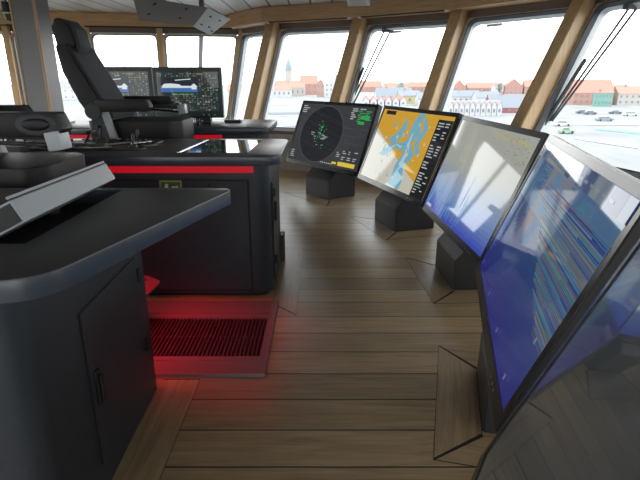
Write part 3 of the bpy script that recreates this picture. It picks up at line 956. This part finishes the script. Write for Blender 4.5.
# monitors on the far console
def mimic(put, quad, rnd):
    bg = sm('mimic_bg', (.022, .032, .032)); cols = [sm('mimic_g', (.07, .14, .10)), sm('mimic_y', (.14, .16, .10)), sm('mimic_o', (.17, .12, .07)), sm('mimic_w', (.22, .26, .25)), sm('mimic_t', (.05, .11, .12)), sm('mimic_r', (.13, .06, .06))]
    quad(0, 0, 1, 1, bg)
    for i in range(22):
        for j in range(19):
            u, v = .015 + i * .0445, .02 + j * .051
            if u < .66 and .47 < v < .84: continue
            if rnd.random() < .72:
                m = rnd.choice(cols if j < 16 else cols[1:4])
                quad(u, v, u + rnd.uniform(.012, .038), v + rnd.uniform(.012, .036), m)
    quad(.02, .47, .68, .84, sm('mimic_pan', (.018, .025, .035)))
    quad(.06, .49, .66, .58, sm('mimic_blue', (.05, .13, .34)))
    quad(.06, .58, .66, .65, sm('mimic_blue2', (.10, .20, .36)))
    wt = sm('mimic_white', (.62, .66, .68))
    put([(.08, .60), (.62, .60), (.66, .64), (.40, .65), (.36, .69), (.22, .71), (.12, .70), (.09, .66)], wt)
    put([(.56, .56), (.64, .56), (.64, .66), (.60, .71), (.56, .66)], wt)
    put([(.30, .78), (.55, .81), (.56, .83), (.30, .80)], wt)
    for k in range(14): quad(.25 + k * .025, .42, .262 + k * .025, .45, sm('mimic_lime', (.16, .34, .07)))
    quad(.66, .92, .76, .97, sm('mimic_o', (.3, .16, .06)))
def monitor(label, x0, x1, y, z0, z1, seed, cb=.065):
    root = thing('desk_monitor', label, 'monitor', ((x0 + x1) / 2, y, TOPZ), 0, 'monitors on the far console')
    bm = mk(); box(bm, ((x0 + x1) / 2, y + .03, (z0 + z1) / 2), (x1 - x0, .06, z1 - z0), .006); obj('housing', bm, mat('monitor_casing', (.010, .026, .027), .4), root)
    bm = mk(); box(bm, ((x0 + x1) / 2, y + .05, TOPZ + .0255), ((x1 - x0) * .6, .10, .05), .006); obj('foot', bm, M['dark'], root)
    mats = []; bm = mk(); lay = [0]
    bl, bt = .035, .045
    def put(pts, m):
        lay[0] += 1
        if m not in mats: mats.append(m)
        poly(bm, [(x0 + bl + u * (x1 - x0 - 2 * bl), y - .001 - .000008 * lay[0], z0 + cb + v * (z1 - z0 - cb - bt)) for u, v in pts], mats.index(m))
    def quad(u0, v0, u1, v1, m): put([(u0, v0), (u1, v0), (u1, v1), (u0, v1)], m)
    mimic(put, quad, random.Random(seed))
    obj('screen', bm, mats, root)
    for k in range(3):
        bm = mk(); tube(bm, (x1 - .2 + k * .055, y + .002, z0 + .03), (x1 - .2 + k * .055, y - .006, z0 + .03), .008, .008, 10)
        obj('button', bm, M['grey'], root)
    return root
monitor('black monitor with fully visible ship picture standing on the far console', -1.655, -.975, 5.2, .885, 1.372, 1)
monitor('black monitor half hidden by the tall chair back on the far console', -2.345, -1.665, 5.2, .885, 1.375, 2)
# sheet of paper
bm = mk(); prism(bm, [(-2.62, 4.72), (-2.36, 4.78), (-2.40, 5.02), (-2.66, 4.96)], TOPZ + .0005, TOPZ + .012, 0)
tag(obj('paper_stack', bm, M['white']), 'small white paper stack on the far console left of the chair back', 'paper')

# ---------------------------------------------------------------- floor grille
g = thing('floor_grille', 'dark slatted floor grille in red lit metal frame between the consoles', 'floor grille', (-.9, 2.3, 0))
bm = mk(); box(bm, (-.92, 2.27, .004), (1.28, .42, .004)); obj('pit', bm, M['pit'], g)
bm = mk()
X0, X1 = -1.6, -.242
box(bm, ((X0 - .0 + X1) / 2, 1.975, .008), (X1 - X0, .105, .016), .003)
box(bm, ((X0 + X1) / 2, 2.605, .008), (X1 - X0, .165, .016), .003)
box(bm, (-.2635, 2.305, .008), (.043, .765, .0155), .003)
box(bm, (-1.58, 2.29, .008), (.04, .55, .015), .003)
fr = obj('frame', bm, M['tread'], g)
bm = mk()
box(bm, ((X0 + X1) / 2, 2.050, .010), (X1 - X0 - .05, .038, .014), .003)
box(bm, ((X0 + X1) / 2, 2.487, .010), (X1 - X0 - .05, .055, .014), .003)
obj('edge_bar', bm, M['tread'], g)
bm = mk(); box(bm, ((X0 + X1) / 2, 1.9205, .0085), (X1 - X0, .004, .015)); obj('edge_trim', bm, M['steel'], g)
bm = mk()
k = 0; x = -1.55
while x < -.29:
    box(bm, (x, 2.265, .011), (.0075, .40, .012)); x += .0195
box(bm, (-.92, 2.265, .008), (1.26, .012, .008))
obj('slats', bm, M['grille'], g)

# floor boards along the consoles
board((-.525, 1.0), (-.525, 1.905), (-.69, 1.905), (-.69, 1.0))
board((-.130, 2.525), (-.130, 3.70), (-.285, 3.70), (-.285, 2.68))

# ---------------------------------------------------------------- chairs
M['tread2'] = mat('footrest_plate', (.14, .10, .10), .45)
def pilot_chair(label, X, Y, arms, seat_z=0.):
    """arms: list of (sign, pad start, pad end, pad bottom, cap x or None, oval x or None)"""
    root = thing('pilot_chair', label, 'chair', (0, 0, 0), 0, 'high backed pilot chairs between the consoles')
    def yz(prof, y0, y1, bev=.02, bm=None, seg=3):
        bm = bm or mk()
        prism(bm, prof, y0, y1, bev, fn=lambda a, b, d: (a, d, b), seg=seg)
        return bm
    add = lambda n, bm, m, p=root, s=True: obj(n, bm, m, p, s, False)
    # backrest, leaning back; x forward, z up; x=0 is the column
    add('backrest', yz(rounded([(-.22, .95), (-.10, .95), (-.19, 1.14), (-.295, 1.34), (-.36, 1.49), (-.43, 1.49), (-.40, 1.30), (-.315, 1.10)], .03, 3), -.235, .235, .03), M['leather'])
    add('back_cushion', yz(rounded([(-.16, .98), (-.085, .98), (-.175, 1.16), (-.275, 1.35), (-.325, 1.44), (-.375, 1.43), (-.30, 1.26)], .02, 3), -.20, .20, .02), M['leather2'])
    add('headrest', yz(rounded([(-.46, 1.46), (-.38, 1.43), (-.345, 1.49), (-.365, 1.60), (-.40, 1.665), (-.455, 1.67), (-.485, 1.60)], .025, 3), -.13, .11, .026), M['leather'])
    add('head_cushion', yz(rounded([(-.40, 1.44), (-.345, 1.43), (-.315, 1.49), (-.335, 1.60), (-.375, 1.645), (-.41, 1.58)], .02, 3), -.09, .09, .02), M['leather2'])
    # seat
    dz = seat_z
    bm = mk(); prism(bm, rounded([(-.28, -.245), (.33, -.245), (.40, -.17), (.40, .17), (.33, .245), (-.28, .245)], .06, 5), .80 + dz, .965 + dz, .078, seg=5); add('seat', bm, M['leather'])
    bm = mk(); box(bm, (.06, 0, .785 + dz), (.62, .40, .05), .012); add('seat_frame', bm, M['dark'])
    bm = mk(); tube(bm, (.02, 0, .77 + dz), (.02, 0, .06), .075, .085, 20); add('column', bm, M['midgrey'])
    bm = mk(); prism(bm, rounded([(-.26, -.24), (.30, -.24), (.30, .24), (-.26, .24)], .08), .018, .06, .01); add('base_plate', bm, M['dark'])
    for s_, p0, p1, zb, zt, cap, ov in arms:
        yy = s_ * .285
        bm = mk(); prism(bm, rounded([(p0, zb), (p1 - .03, zb), (p1, zb + .03), (p1 - .025, zt), (p0, zt)], .014, 3), yy - .045, yy + .045, .014, fn=lambda a, b, d: (a, d, b)); ar = add('armrest', bm, M['leather'])
        if cap:
            bm = mk(); prism(bm, rounded([(p0 + .02, 1.045), (cap - .02, 1.025), (cap - .02, 1.075), (p1 - .04, zb + .004), (p0 + .02, zb + .002)], .01, 2), yy - .04, yy + .04, .008, fn=lambda a, b, d: (a, d, b)); pod = add('control_pod', bm, M['dark'], ar)
            bm = mk(); box(bm, (cap, yy - .012, 1.022), (.06, .085, .075), .006, Matrix.Rotation(R(-8), 3, 'Y')); ep = add('end_cap', bm, M['grey'], ar); ep['label'] = 'pale grey end cap'
            bm = mk(); tube(bm, (p0 + .12, yy - .0, 1.03), (cap - .03, yy, 1.0), .008, .008, 8); add('slide_rail', bm, M['chrome'], ar)
        if ov:
            bm = mk(); t_ = bmesh.new(); bmesh.ops.create_uvsphere(t_, u_segments=24, v_segments=12, radius=1)
            merge(bm, t_, Matrix.Translation((ov, yy - .046, 1.085)) @ Matrix.Diagonal((.082, .012, .042, 1))); add('oval_cover', bm, M['leather2'], ar)
            bm = mk(); t_ = bmesh.new(); bmesh.ops.create_uvsphere(t_, u_segments=24, v_segments=12, radius=1)
            merge(bm, t_, Matrix.Translation((ov + .005, yy - .056, 1.086)) @ Matrix.Diagonal((.055, .008, .024, 1))); add('oval_button', bm, M['leather'], ar)
        bm = mk(); tube(bm, (-.185, yy - .05, 1.04), (-.185, yy + .03, 1.04), .056, .056, 24); add('pivot', bm, M['leather2'])
        def leg(x0, x1, x2, x3, t_): return [(x0, yy - t_, .80), (x1, yy - t_, .80), (x1, yy + t_, .80), (x0, yy + t_, .80), (x2, yy - t_, 1.04), (x3, yy - t_, 1.04), (x3, yy + t_, 1.04), (x2, yy + t_, 1.04)]
        bm = mk(); hexa(bm, leg(-.085, -.035, -.145, -.10, .018)); add('strut', bm, M['grey'], root, False)
        bm = mk(); hexa(bm, leg(-.16, -.087, -.23, -.147, .02)); add('bracket', bm, M['leather2'], root, False)
    # foot rest with round studs
    bm = mk(); prism(bm, rounded([(.05, -.16), (.50, -.16), (.68, .0), (.70, .20), (.60, .28), (.05, .28)], .05), .20, .215, .004); fr = add('footrest', bm, M['tread2'])
    for i in range(8):
        for j in range(6):
            xx, yy = .2 + i * .058, -.10 + j * .062
            bm = mk(); tube(bm, (xx, yy, .214), (xx, yy, .219), .014, .010, 10); add('stud', bm, M['dark'], fr)
    bm = mk(); box(bm, (.14, 0.03, .20), (.2, .08, .03), .006); add('footrest_arm', bm, M['midgrey'])
    root.location = (X, Y, 0)
    return root
pilot_chair('tall black leather pilot chair between the middle and the far console', -1.42, 3.97,
            [(-1, -.17, .22, 1.035, 1.118, None, None), (1, -.20, .22, 1.06, 1.125, .29, None)])
pilot_chair('nearer pilot chair with oval side cover on its arm, beside the tilted grey slab', -1.56, 2.31,
            [(-1, -.26, .56, 1.035, 1.130, .52, .46), (1, -.26, .10, 1.06, 1.130, None, None)], -.065)

# ---------------------------------------------------------------- windscreen wipers
def wiper(k, a_top, a_bot, b_bot, label, pair=.07, b_top=.99):
    f, w, hh, nrm = WIN[k]
    t = thing('windscreen_wiper', label, 'wiper', f(a_top, b_top, -.12))
    bm = mk(); box(bm, f(a_top + pair / 2, b_top + .02, -.10), (.16, .10, .06), .01); obj('motor_box', bm, M['midgrey'], t)
    for dp in (0, pair):
        bm = mk(); tube(bm, f(a_top + dp, b_top, -.10), f(a_bot + dp * .35, b_bot, -.08), .012, .011, 8); obj('arm', bm, M['wiper'], t)
    m0 = f(a_top * .55 + a_bot * .45 - .018, b_top * .55 + b_bot * .45, -.05); m1 = f(a_bot - .022, b_bot - .13, -.05)
    bm = mk(); tube(bm, m0, m1, .020, .020, 8); obj('blade', bm, M['wiper'], t)
M['wiper'] = mat('wiper_grey', (.05, .065, .075), .5)
wiper(('p12', 'p23'), .20, .04, .22, 'dark windscreen wiper outside the window behind the chart screen')
wiper(('p34', 'p45'), .175, .055, .27, 'dark double wiper arm outside the window near the brick house', .045)
for k, a, lab in ((('p12', 'p23'), .28, 'white washer nozzle block at the head of the window behind the chart screen'), (('p23', 'p34'), .22, 'white washer nozzle block at the head of the window behind the pale screen')):
    f, w, hh, nrm = WIN[k]
    bm = mk(); d = (f(1, 1) - f(0, 1)).normalized()
    p = f(a, .965, -.05); q = f(a + .13, .965, -.05)
    tube(bm, p, q, .016, .016, 10); tag(obj('washer_nozzle', bm, M['white']), lab, 'nozzle')

# ---------------------------------------------------------------- outside
GZ = -11.
ground_m = speckle(mat('quay_paving', (.16, .16, .155), .9), .08, .22, (.155, .155, .15))
bm = mk(); poly(bm, [(-900, -400, GZ), (900, -400, GZ), (900, 1400, GZ), (-900, 1400, GZ)]); o = obj('ground', bm, ground_m); o['kind'] = 'structure'
cp_, sp_ = cos(math.atan(160 / F)), sin(math.atan(160 / F))
def ray(x, y):
    a, b = (x - 320) / F, (240 - y) / F
    return Vector((a, cp_ + b * sp_, -sp_ + b * cp_))
def gnd(x, y):
    d = ray(x, y); s_ = (GZ - CH) / d.z
    return Vector((0, 0, CH)) + d * s_
def at(x, y, Y):
    d = ray(x, y); return Vector((0, 0, CH)) + d * (Y / d.y)
OM = {
 'roof_o': mat('clay_roof', (.33, .155, .115), .8), 'roof_r': mat('red_roof', (.30, .12, .09), .8), 'roof_g': mat('slate_roof', (.15, .16, .175), .7),
 'brick': mat('brick_wall', (.29, .165, .13), .9), 'cream': mat('cream_wall', (.31, .29, .26), .9), 'whitew': mat('white_wall', (.36, .36, .36), .9),
 'yellow': mat('yellow_wall', (.33, .27, .14), .9), 'greenw': mat('green_scaffold', (.12, .25, .21), .9), 'pane': mat('house_pane', (.13, .14, .15), .3),
 'roof_l': mat('pale_roof', (.27, .23, .22), .8), 'copper': mat('spire_copper', (.15, .20, .21), .7), 'dredw': mat('dark_red_wall', (.22, .07, .06), .9)}
def house(label, x0, x1, yb, ye, yr, wall, roof, gable=False, win=(4, 2), depth=9., group='houses across the harbour', cat='house', name='house'):
    """x0..x1, base row, eave row, ridge row as seen from the bridge"""
    base = gnd((x0 + x1) / 2, yb); Y = base.y
    a, b = at(x0, yb, Y), at(x1, yb, Y)
    ze, zr = at((x0 + x1) / 2, ye, Y).z, at((x0 + x1) / 2, yr, Y).z
    zr = max(zr, ze + .4)
    t = thing(name, label, cat, (base.x, Y, GZ), 0, group)
    X0_, X1_ = a.x, b.x
    bm = mk()
    if gable:
        prism(bm, [(X0_, GZ), (X1_, GZ), (X1_, ze), ((X0_ + X1_) / 2, zr), (X0_, ze)], Y, Y + depth, 0, fn=lambda p, q, d: (p, d, q))
    else:
        prism(bm, [(Y, GZ), (Y + depth, GZ), (Y + depth, ze), (Y + depth / 2, zr - .1), (Y, ze)], X0_, X1_, 0, fn=lambda p, q, d: (d, p, q))
    obj('walls', bm, OM[wall], t)
    bm = mk(); o_ = .12; th = .25
    if gable:
        m_ = (X0_ + X1_) / 2
        for sgn in (-1, 1):
            e_ = m_ + sgn * ((X1_ - X0_) / 2 + o_)
            hexa(bm, [(m_, Y - o_, zr), (e_, Y - o_, ze - .1), (e_, Y + depth, ze - .1), (m_, Y + depth, zr), (m_, Y - o_, zr + th), (e_, Y - o_, ze - .1 + th), (e_, Y + depth, ze - .1 + th), (m_, Y + depth, zr + th)])
    else:
        m_ = Y + depth / 2
        for sgn in (-1, 1):
            e_ = m_ + sgn * (depth / 2 + o_)
            hexa(bm, [(X0_ - o_, m_, zr), (X1_ + o_, m_, zr), (X1_ + o_, e_, ze - .1), (X0_ - o_, e_, ze - .1), (X0_ - o_, m_, zr + th), (X1_ + o_, m_, zr + th), (X1_ + o_, e_, ze - .1 + th), (X0_ - o_, e_, ze - .1 + th)])
    obj('roof', bm, OM[roof], t)
    nx, nz = win
    for i in range(nx):
        for j in range(nz):
            xx = X0_ + (X1_ - X0_) * (i + .5) / nx; zz = GZ + (ze - GZ) * (j + .55) / nz
            ww, wh = min(1.1, (X1_ - X0_) / nx * .45), (ze - GZ) / nz * .4
            bm = mk(); box(bm, (xx, Y - .03, zz), (ww, .1, wh)); obj('window', bm, OM['pane'], t)
    if not gable and X1_ - X0_ > 8:
        bm = mk(); box(bm, (X0_ + (X1_ - X0_) * .3, Y + depth / 2, zr + .6), (.8, .8, 1.6)); obj('chimney', bm, OM['brick'], t)
    return t
H = [
 # seen in the church window
 ('long white walled orange roofed house under the church spire', 268, 291, 97, 90, 85.5, 'whitew', 'roof_o', False, (5, 1)),
 ('red roofed house with white dormer left of the teal gap', 281, 305, 96, 88, 83, 'cream', 'roof_o', False, (5, 1)),
 ('white long house behind the red roofs under the spire', 272, 316, 92, 85, 80.5, 'whitew', 'roof_o', False, (8, 1)),
 ('orange roofed house right of the church spire', 300, 318, 95, 84, 75.5, 'brick', 'roof_o', False, (3, 2)),
 ('narrow pink gabled house in the middle of the church window', 317, 324, 97, 83, 79, 'brick', 'roof_o', True, (2, 2)),
 ('big white house with wide orange gable beside a wooden pillar', 324.8, 346, 97, 83, 74, 'whitew', 'roof_o', True, (5, 3)),
 # seen in the chart window
 ('orange roofed row house just right of the first wooden pillar', 360, 382, 92, 87, 81, 'brick', 'roof_o', False, (5, 1)),
 ('orange roofed row house behind the dark boat sheds', 384, 408, 93, 88, 83, 'cream', 'roof_o', False, (5, 1)),
 ('orange roofed row house near the thin mast', 408, 428, 92, 87, 82, 'brick', 'roof_o', False, (5, 1)),
 ('orange roofed row house left of the second wooden pillar', 428, 446, 93, 88, 82, 'brick', 'roof_r', False, (4, 1)),
 # seen in the window behind the pale screen
 ('peaked orange house at left of the window behind the pale screen', 452, 466, 94, 88, 80, 'brick', 'roof_o', True, (3, 2)),
 ('long orange roofed terrace behind the slate roofs', 467, 493, 94, 88, 82.5, 'brick', 'roof_o', False, (7, 1)),
 ('white fronted house in the orange terrace', 494, 503, 95, 87, 83, 'whitew', 'roof_r', False, (3, 2)),
 ('tall brick house with orange gables left of the third wooden pillar', 504, 522, 95, 86, 79, 'brick', 'roof_o', True, (4, 2)),
 ('brick house with orange roof hidden by the third wooden pillar', 524, 546, 95, 87, 80, 'brick', 'roof_o', False, (5, 2)),
 # right window
 ('large orange hip roofed brick house in the right hand window', 572, 612, 105, 93, 80, 'brick', 'roof_o', False, (7, 2)),
 ('orange roofed house at the right edge', 604, 626, 102, 92, 85, 'brick', 'roof_o', False, (4, 2)),
 ('yellow walled house with orange roof at the far right edge', 617, 652, 105, 94, 87, 'cream', 'roof_o', False, (6, 2)),
 ('orange roofed house between wiper and brick house', 556, 574, 103, 93, 86, 'brick', 'roof_o', False, (4, 2)),
 # far left windows
 ('pale house seen through the window left of the grey column', 14, 40, 99, 84, 77, 'whitew', 'roof_o', False, (5, 2)),
 ('pale house seen behind the tall chair back', 50, 90, 100, 88, 82, 'whitew', 'roof_g', False, (6, 2)),
 ('pale house seen through the corner window', 228, 262, 99, 90, 84, 'cream', 'roof_o', False, (5, 2)),
]
for lab, *a in H: house(lab, *a)
# slate roofed sheds and the row of white gabled boat houses
SH_ = [
 ('dark slate roofed shed behind the left boat houses', 376, 412, 103, 97, 88, 'whitew', 'roof_g', False, (6, 1)),
 ('yellow walled shed with dark roof in the chart window', 399, 420, 104, 96, 91, 'yellow', 'roof_g', False, (3, 1)),
 ('dark roofed shed left of the second wooden pillar', 418, 442, 106, 99, 93, 'whitew', 'roof_g', False, (4, 1)),
 ('slate roofed shed behind the white gables, left', 452, 480, 104, 97, 91, 'whitew', 'roof_g', False, (5, 1)),
 ('slate roofed shed behind the white gables, middle', 476, 500, 105, 98, 92, 'whitew', 'roof_g', False, (4, 1)),
 ('long slate roofed hall with red front at the third wooden pillar', 490, 536, 113, 108, 95, 'dredw', 'roof_g', False, (6, 1)),
]
for lab, *a in SH_: house(lab, *a, group='slate roofed sheds on the quay', cat='shed', name='shed')
k = 0
places = ['first', 'second', 'third', 'fourth', 'fifth', 'sixth', 'seventh', 'eighth', 'ninth', 'tenth', 'eleventh']
for i in range(6):
    x = 363 + i * 7.4
    house('small white gabled boat house behind the chart screen, %s from the left' % places[i], x, x + 6.2, 106, 101, 96.5 , 'whitew', 'dredR' if False else 'roof_r', True, (1, 1), 8., 'white gabled boat houses', 'boat house', 'boat_house')
for i in range(10):
    x = 448 + i * 5.4
    house('white gabled boat house behind the pale screen, %s from the left' % places[i], x, x + 4.7, 115.5, 106.5, 101.5, 'whitew', 'roof_l', True, (1, 1), 8., 'white gabled boat houses', 'boat house', 'boat_house')
house('green scaffolded house front beside the brick house', 593, 611, 106.5, 93, 92, 'greenw', 'roof_o', False, (5, 2), 1.)
# church
b = gnd(289, 94); Y = b.y
t = thing('church', 'church tower with pointed grey green spire above the red roofs', 'church', (b.x, Y, GZ))
zt, ze = at(289, 57, Y).z, at(289, 70.5, Y).z
wd = 6.0
bm = mk(); box(bm, (b.x, Y, (GZ + ze) / 2), (wd, wd, ze - GZ)); obj('tower', bm, OM['cream'], t)
bm = mk()
tube(bm, (b.x, Y, ze), (b.x, Y, ze + (zt - ze) * .35), wd * .62, wd * .5, 8); tube(bm, (b.x, Y, ze + (zt - ze) * .35), (b.x, Y, zt), wd * .5, .08, 8)
obj('spire', bm, OM['copper'], t)
b = gnd(330, 93); Y = b.y
t = thing('church', 'distant tiny pointed turret above the big white gabled house', 'church', (b.x, Y + 20, GZ))
bm = mk(); box(bm, (b.x, Y + 20, (GZ + at(330, 72, Y + 20).z) / 2), (1.0, 1.0, at(330, 72, Y + 20).z - GZ)); obj('tower', bm, OM['cream'], t)
bm = mk(); tube(bm, (b.x, Y + 20, at(330, 72, Y + 20).z), (b.x, Y + 20, at(330, 67, Y + 20).z), .9, .1, 8); obj('spire', bm, OM['copper'], t)
# masts
for x, y0, lab in ((421, 68, 'thin mast rising over the roofs in the chart window'), (518, 64, 'thin mast over the roofs behind the white boat house gables')):
    b = gnd(x, 93); bm = mk(); tube(bm, (b.x, b.y, GZ), (b.x, b.y, at(x, y0, b.y).z), .22, .12, 6)
    tag(obj('mast', bm, OM['pane']), lab, 'mast')
# trees
tree_m = speckle(mat('tree_leaves', (.13, .16, .12), .9), 1.5, .3, (.13, .16, .13))
for x, y0, y1, w_, lab in ((400, 92, 82, 8, 'dark tree over the roofs in the chart window'), (500, 93, 82, 5, 'dark tree beside the white fronted terrace house'), (626, 95, 86, 10, 'dark tree behind the right edge roofs'), (554, 108, 98, 7, 'bare tree behind the wiper')):
    b = gnd(x, y0 + 4); Y = b.y
    c = at(x, (y0 + y1) / 2, Y); r = (at(x + w_ / 2, y0, Y) - at(x, y0, Y)).length; rz = (at(x, y1, Y).z - at(x, y0, Y).z) / 2
    t = thing('tree', lab, 'tree', (b.x, Y, GZ))
    bm = mk(); rnd = random.Random(x)
    for q in range(14):
        t_ = bmesh.new(); bmesh.ops.create_icosphere(t_, subdivisions=1, radius=1)
        for v in t_.verts: v.co *= rnd.uniform(.75, 1.15)
        s_ = rnd.uniform(.35, .6)
        merge(bm, t_, Matrix.Translation(c + Vector((rnd.uniform(-.6, .6) * r, rnd.uniform(-.6, .6) * r, rnd.uniform(-.5, .5) * rz))) @ Matrix.Diagonal((r * s_, r * s_, rz * s_ * 1.2, 1)))
    obj('crown', bm, tree_m, t)
    bm = mk(); tube(bm, (b.x, Y, GZ), (b.x, Y, c.z), .3, .2, 8); obj('trunk', bm, OM['pane'], t)
# cars on the quay
def car(x, y, m, lab, L_=4.3, rz=0.):
    b = gnd(x, y)
    t = thing('car', lab, 'car', (b.x, b.y, GZ), rz, 'cars parked on the quay')
    bm = mk()
    prism(bm, rounded([(-L_ / 2, .25), (L_ / 2, .25), (L_ / 2, .75), (L_ / 2 - .9, .9), (-L_ / 2 + .2, .92), (-L_ / 2, .8)], .12, 3), -.85, .85, .06, fn=lambda p, q, d: (p, d, q)); obj('body', bm, m, t, False, False)
    bm = mk(); prism(bm, rounded([(-L_ / 2 + .3, .88), (L_ / 2 - 1.0, .88), (L_ / 2 - 1.7, 1.42), (-L_ / 2 + .7, 1.42)], .1, 3), -.75, .75, .05, fn=lambda p, q, d: (p, d, q)); obj('cabin', bm, OM['pane'], t, False, False)
    for sx in (-1, 1):
        for sy in (-1, 1):
            bm = mk(); tube(bm, (sx * L_ * .31, sy * .72, .32), (sx * L_ * .31, sy * .9, .32), .32, .32, 14); obj('wheel', bm, M['dark'], t, False, False)
cw = mat('car_white', (.42, .42, .43), .4); cd = mat('car_blue_grey', (.16, .19, .22), .4); cg = mat('car_green', (.16, .30, .17), .5); cdk = mat('car_dark', (.10, .10, .11), .4)
car(604, 121, cd, 'blue grey car alone on the quay in the right window', 5.2)
car(582, 113.5, cdk, 'dark car in front of the brick house', 4.3)
car(590, 114.5, cdk, 'second dark car in front of the brick house', 4.3)
car(615, 114, cdk, 'dark car parked before the green scaffolded house', 4.3)
car(630, 116, cw, 'white car at the right edge of the quay', 5)
car(562, 126, cw, 'white car beside the wiper blade', 4.3)
car(566, 133.5, cg, 'small green boat shaped car near the wiper foot', 3.4)
# quay features seen through the windows
teal = mat('teal_paint', (.10, .30, .27), .8); lt = mat('pale_concrete', (.26, .26, .255), .9); dkw = mat('quay_dark_gap', (.09, .095, .095), .9); water = mat('water_channel', (.27, .29, .29), .25)
def strip_on_ground(name, pts, m, label, z=.05, hgt=.1):
    bm = mk(); P_ = [gnd(*p) for p in pts]
    hexa(bm, [(p.x, p.y, GZ + z) for p in P_] + [(p.x, p.y, GZ + z + hgt) for p in P_]); return tag(obj(name, bm, m), label, name.replace('_', ' '))
strip_on_ground('marking_line', [(596, 128.5), (650, 133), (650, 135.4), (596, 130)], teal, 'teal painted line crossing the quay in the right window')
strip_on_ground('quay_edge', [(575, 137), (660, 149), (660, 152.5), (575, 139.5)], lt, 'pale concrete quay edge low in the right window')
strip_on_ground('kerb', [(260, 112.7), (300, 112.2), (300, 114.2), (260, 114.8)], dkw, 'dark gap line across the quay in the church window')  # plain dark line laid across the quay
strip_on_ground('road', [(255, 100.5), (305, 100), (305, 104.5), (255, 105)], lt, 'pale road below the red roofs in the church window')
strip_on_ground('road', [(572, 122.7), (660, 123.2), (660, 126), (572, 125)], lt, 'pale road behind the cars in the right window')
# white lattice railing low in the church window
t0 = gnd(258, 138); t1 = gnd(300, 133)
t = thing('railing', 'white crossed railing low in the church window', 'railing', (t0.x, t0.y, GZ))
bm = mk()
n_ = 24
for i in range(n_):
    a = t0.lerp(t1, i / n_); b = t0.lerp(t1, (i + 1) / n_)
    tube(bm, a + Vector((0, 0, .1)), b + Vector((0, 0, 2.0)), .06, .06, 5); tube(bm, a + Vector((0, 0, 2.0)), b + Vector((0, 0, .1)), .06, .06, 5)
obj('lattice', bm, OM['pane'], t)
bm = mk()
for zz in (.1, 2.0): tube(bm, t0 + Vector((0, 0, zz)), t1 + Vector((0, 0, zz)), .08, .08, 6)
obj('rail', bm, OM['whitew'], t)

# ---------------------------------------------------------------- light
w = bpy.data.worlds.new('world'); S.world = w; w.use_nodes = True
n = w.node_tree.nodes; l = w.node_tree.links
bg = n['Background']
tc = n.new('ShaderNodeTexCoord'); sx = n.new('ShaderNodeSeparateXYZ'); cr = n.new('ShaderNodeValToRGB')
l.new(tc.outputs['Generated'], sx.inputs[0]); l.new(sx.outputs['Z'], cr.inputs['Fac']); l.new(cr.outputs['Color'], bg.inputs['Color'])
e = cr.color_ramp.elements
e[0].position = 0; e[0].color = (1, .985, .965, 1); e[1].position = .6; e[1].color = (.84, .92, 1, 1)
bg.inputs['Strength'].default_value = 5.2
redlight('red_light_middle', (-1.5, 2.735, .765), 2.4, .03, 2.6, (R(-24), 0, 0)).data.spread = R(70)
redlight('red_light_near', (-1.25, 1.885, .775), 1.1, .03, 4.5, (R(24), 0, 0)).data.spread = R(72)
redlight('red_light_far', (-1.7, 4.40, .76), 2.0, .03, .3)
redlight('red_light_front', (-1.3, .93, .775), .9, .03, .4)

S.view_settings.view_transform = 'Standard'; S.view_settings.look = 'None'
S.view_settings.exposure = .12; S.view_settings.gamma = 1.; S.view_settings.use_curve_mapping = False
try:
    S.cycles.use_denoising = True
    S.cycles.max_bounces = 10; S.cycles.diffuse_bounces = 5; S.cycles.glossy_bounces = 4; S.cycles.transparent_max_bounces = 16
    S.cycles.sample_clamp_indirect = 8; S.cycles.caustics_reflective = False; S.cycles.caustics_refractive = False
except Exception: pass
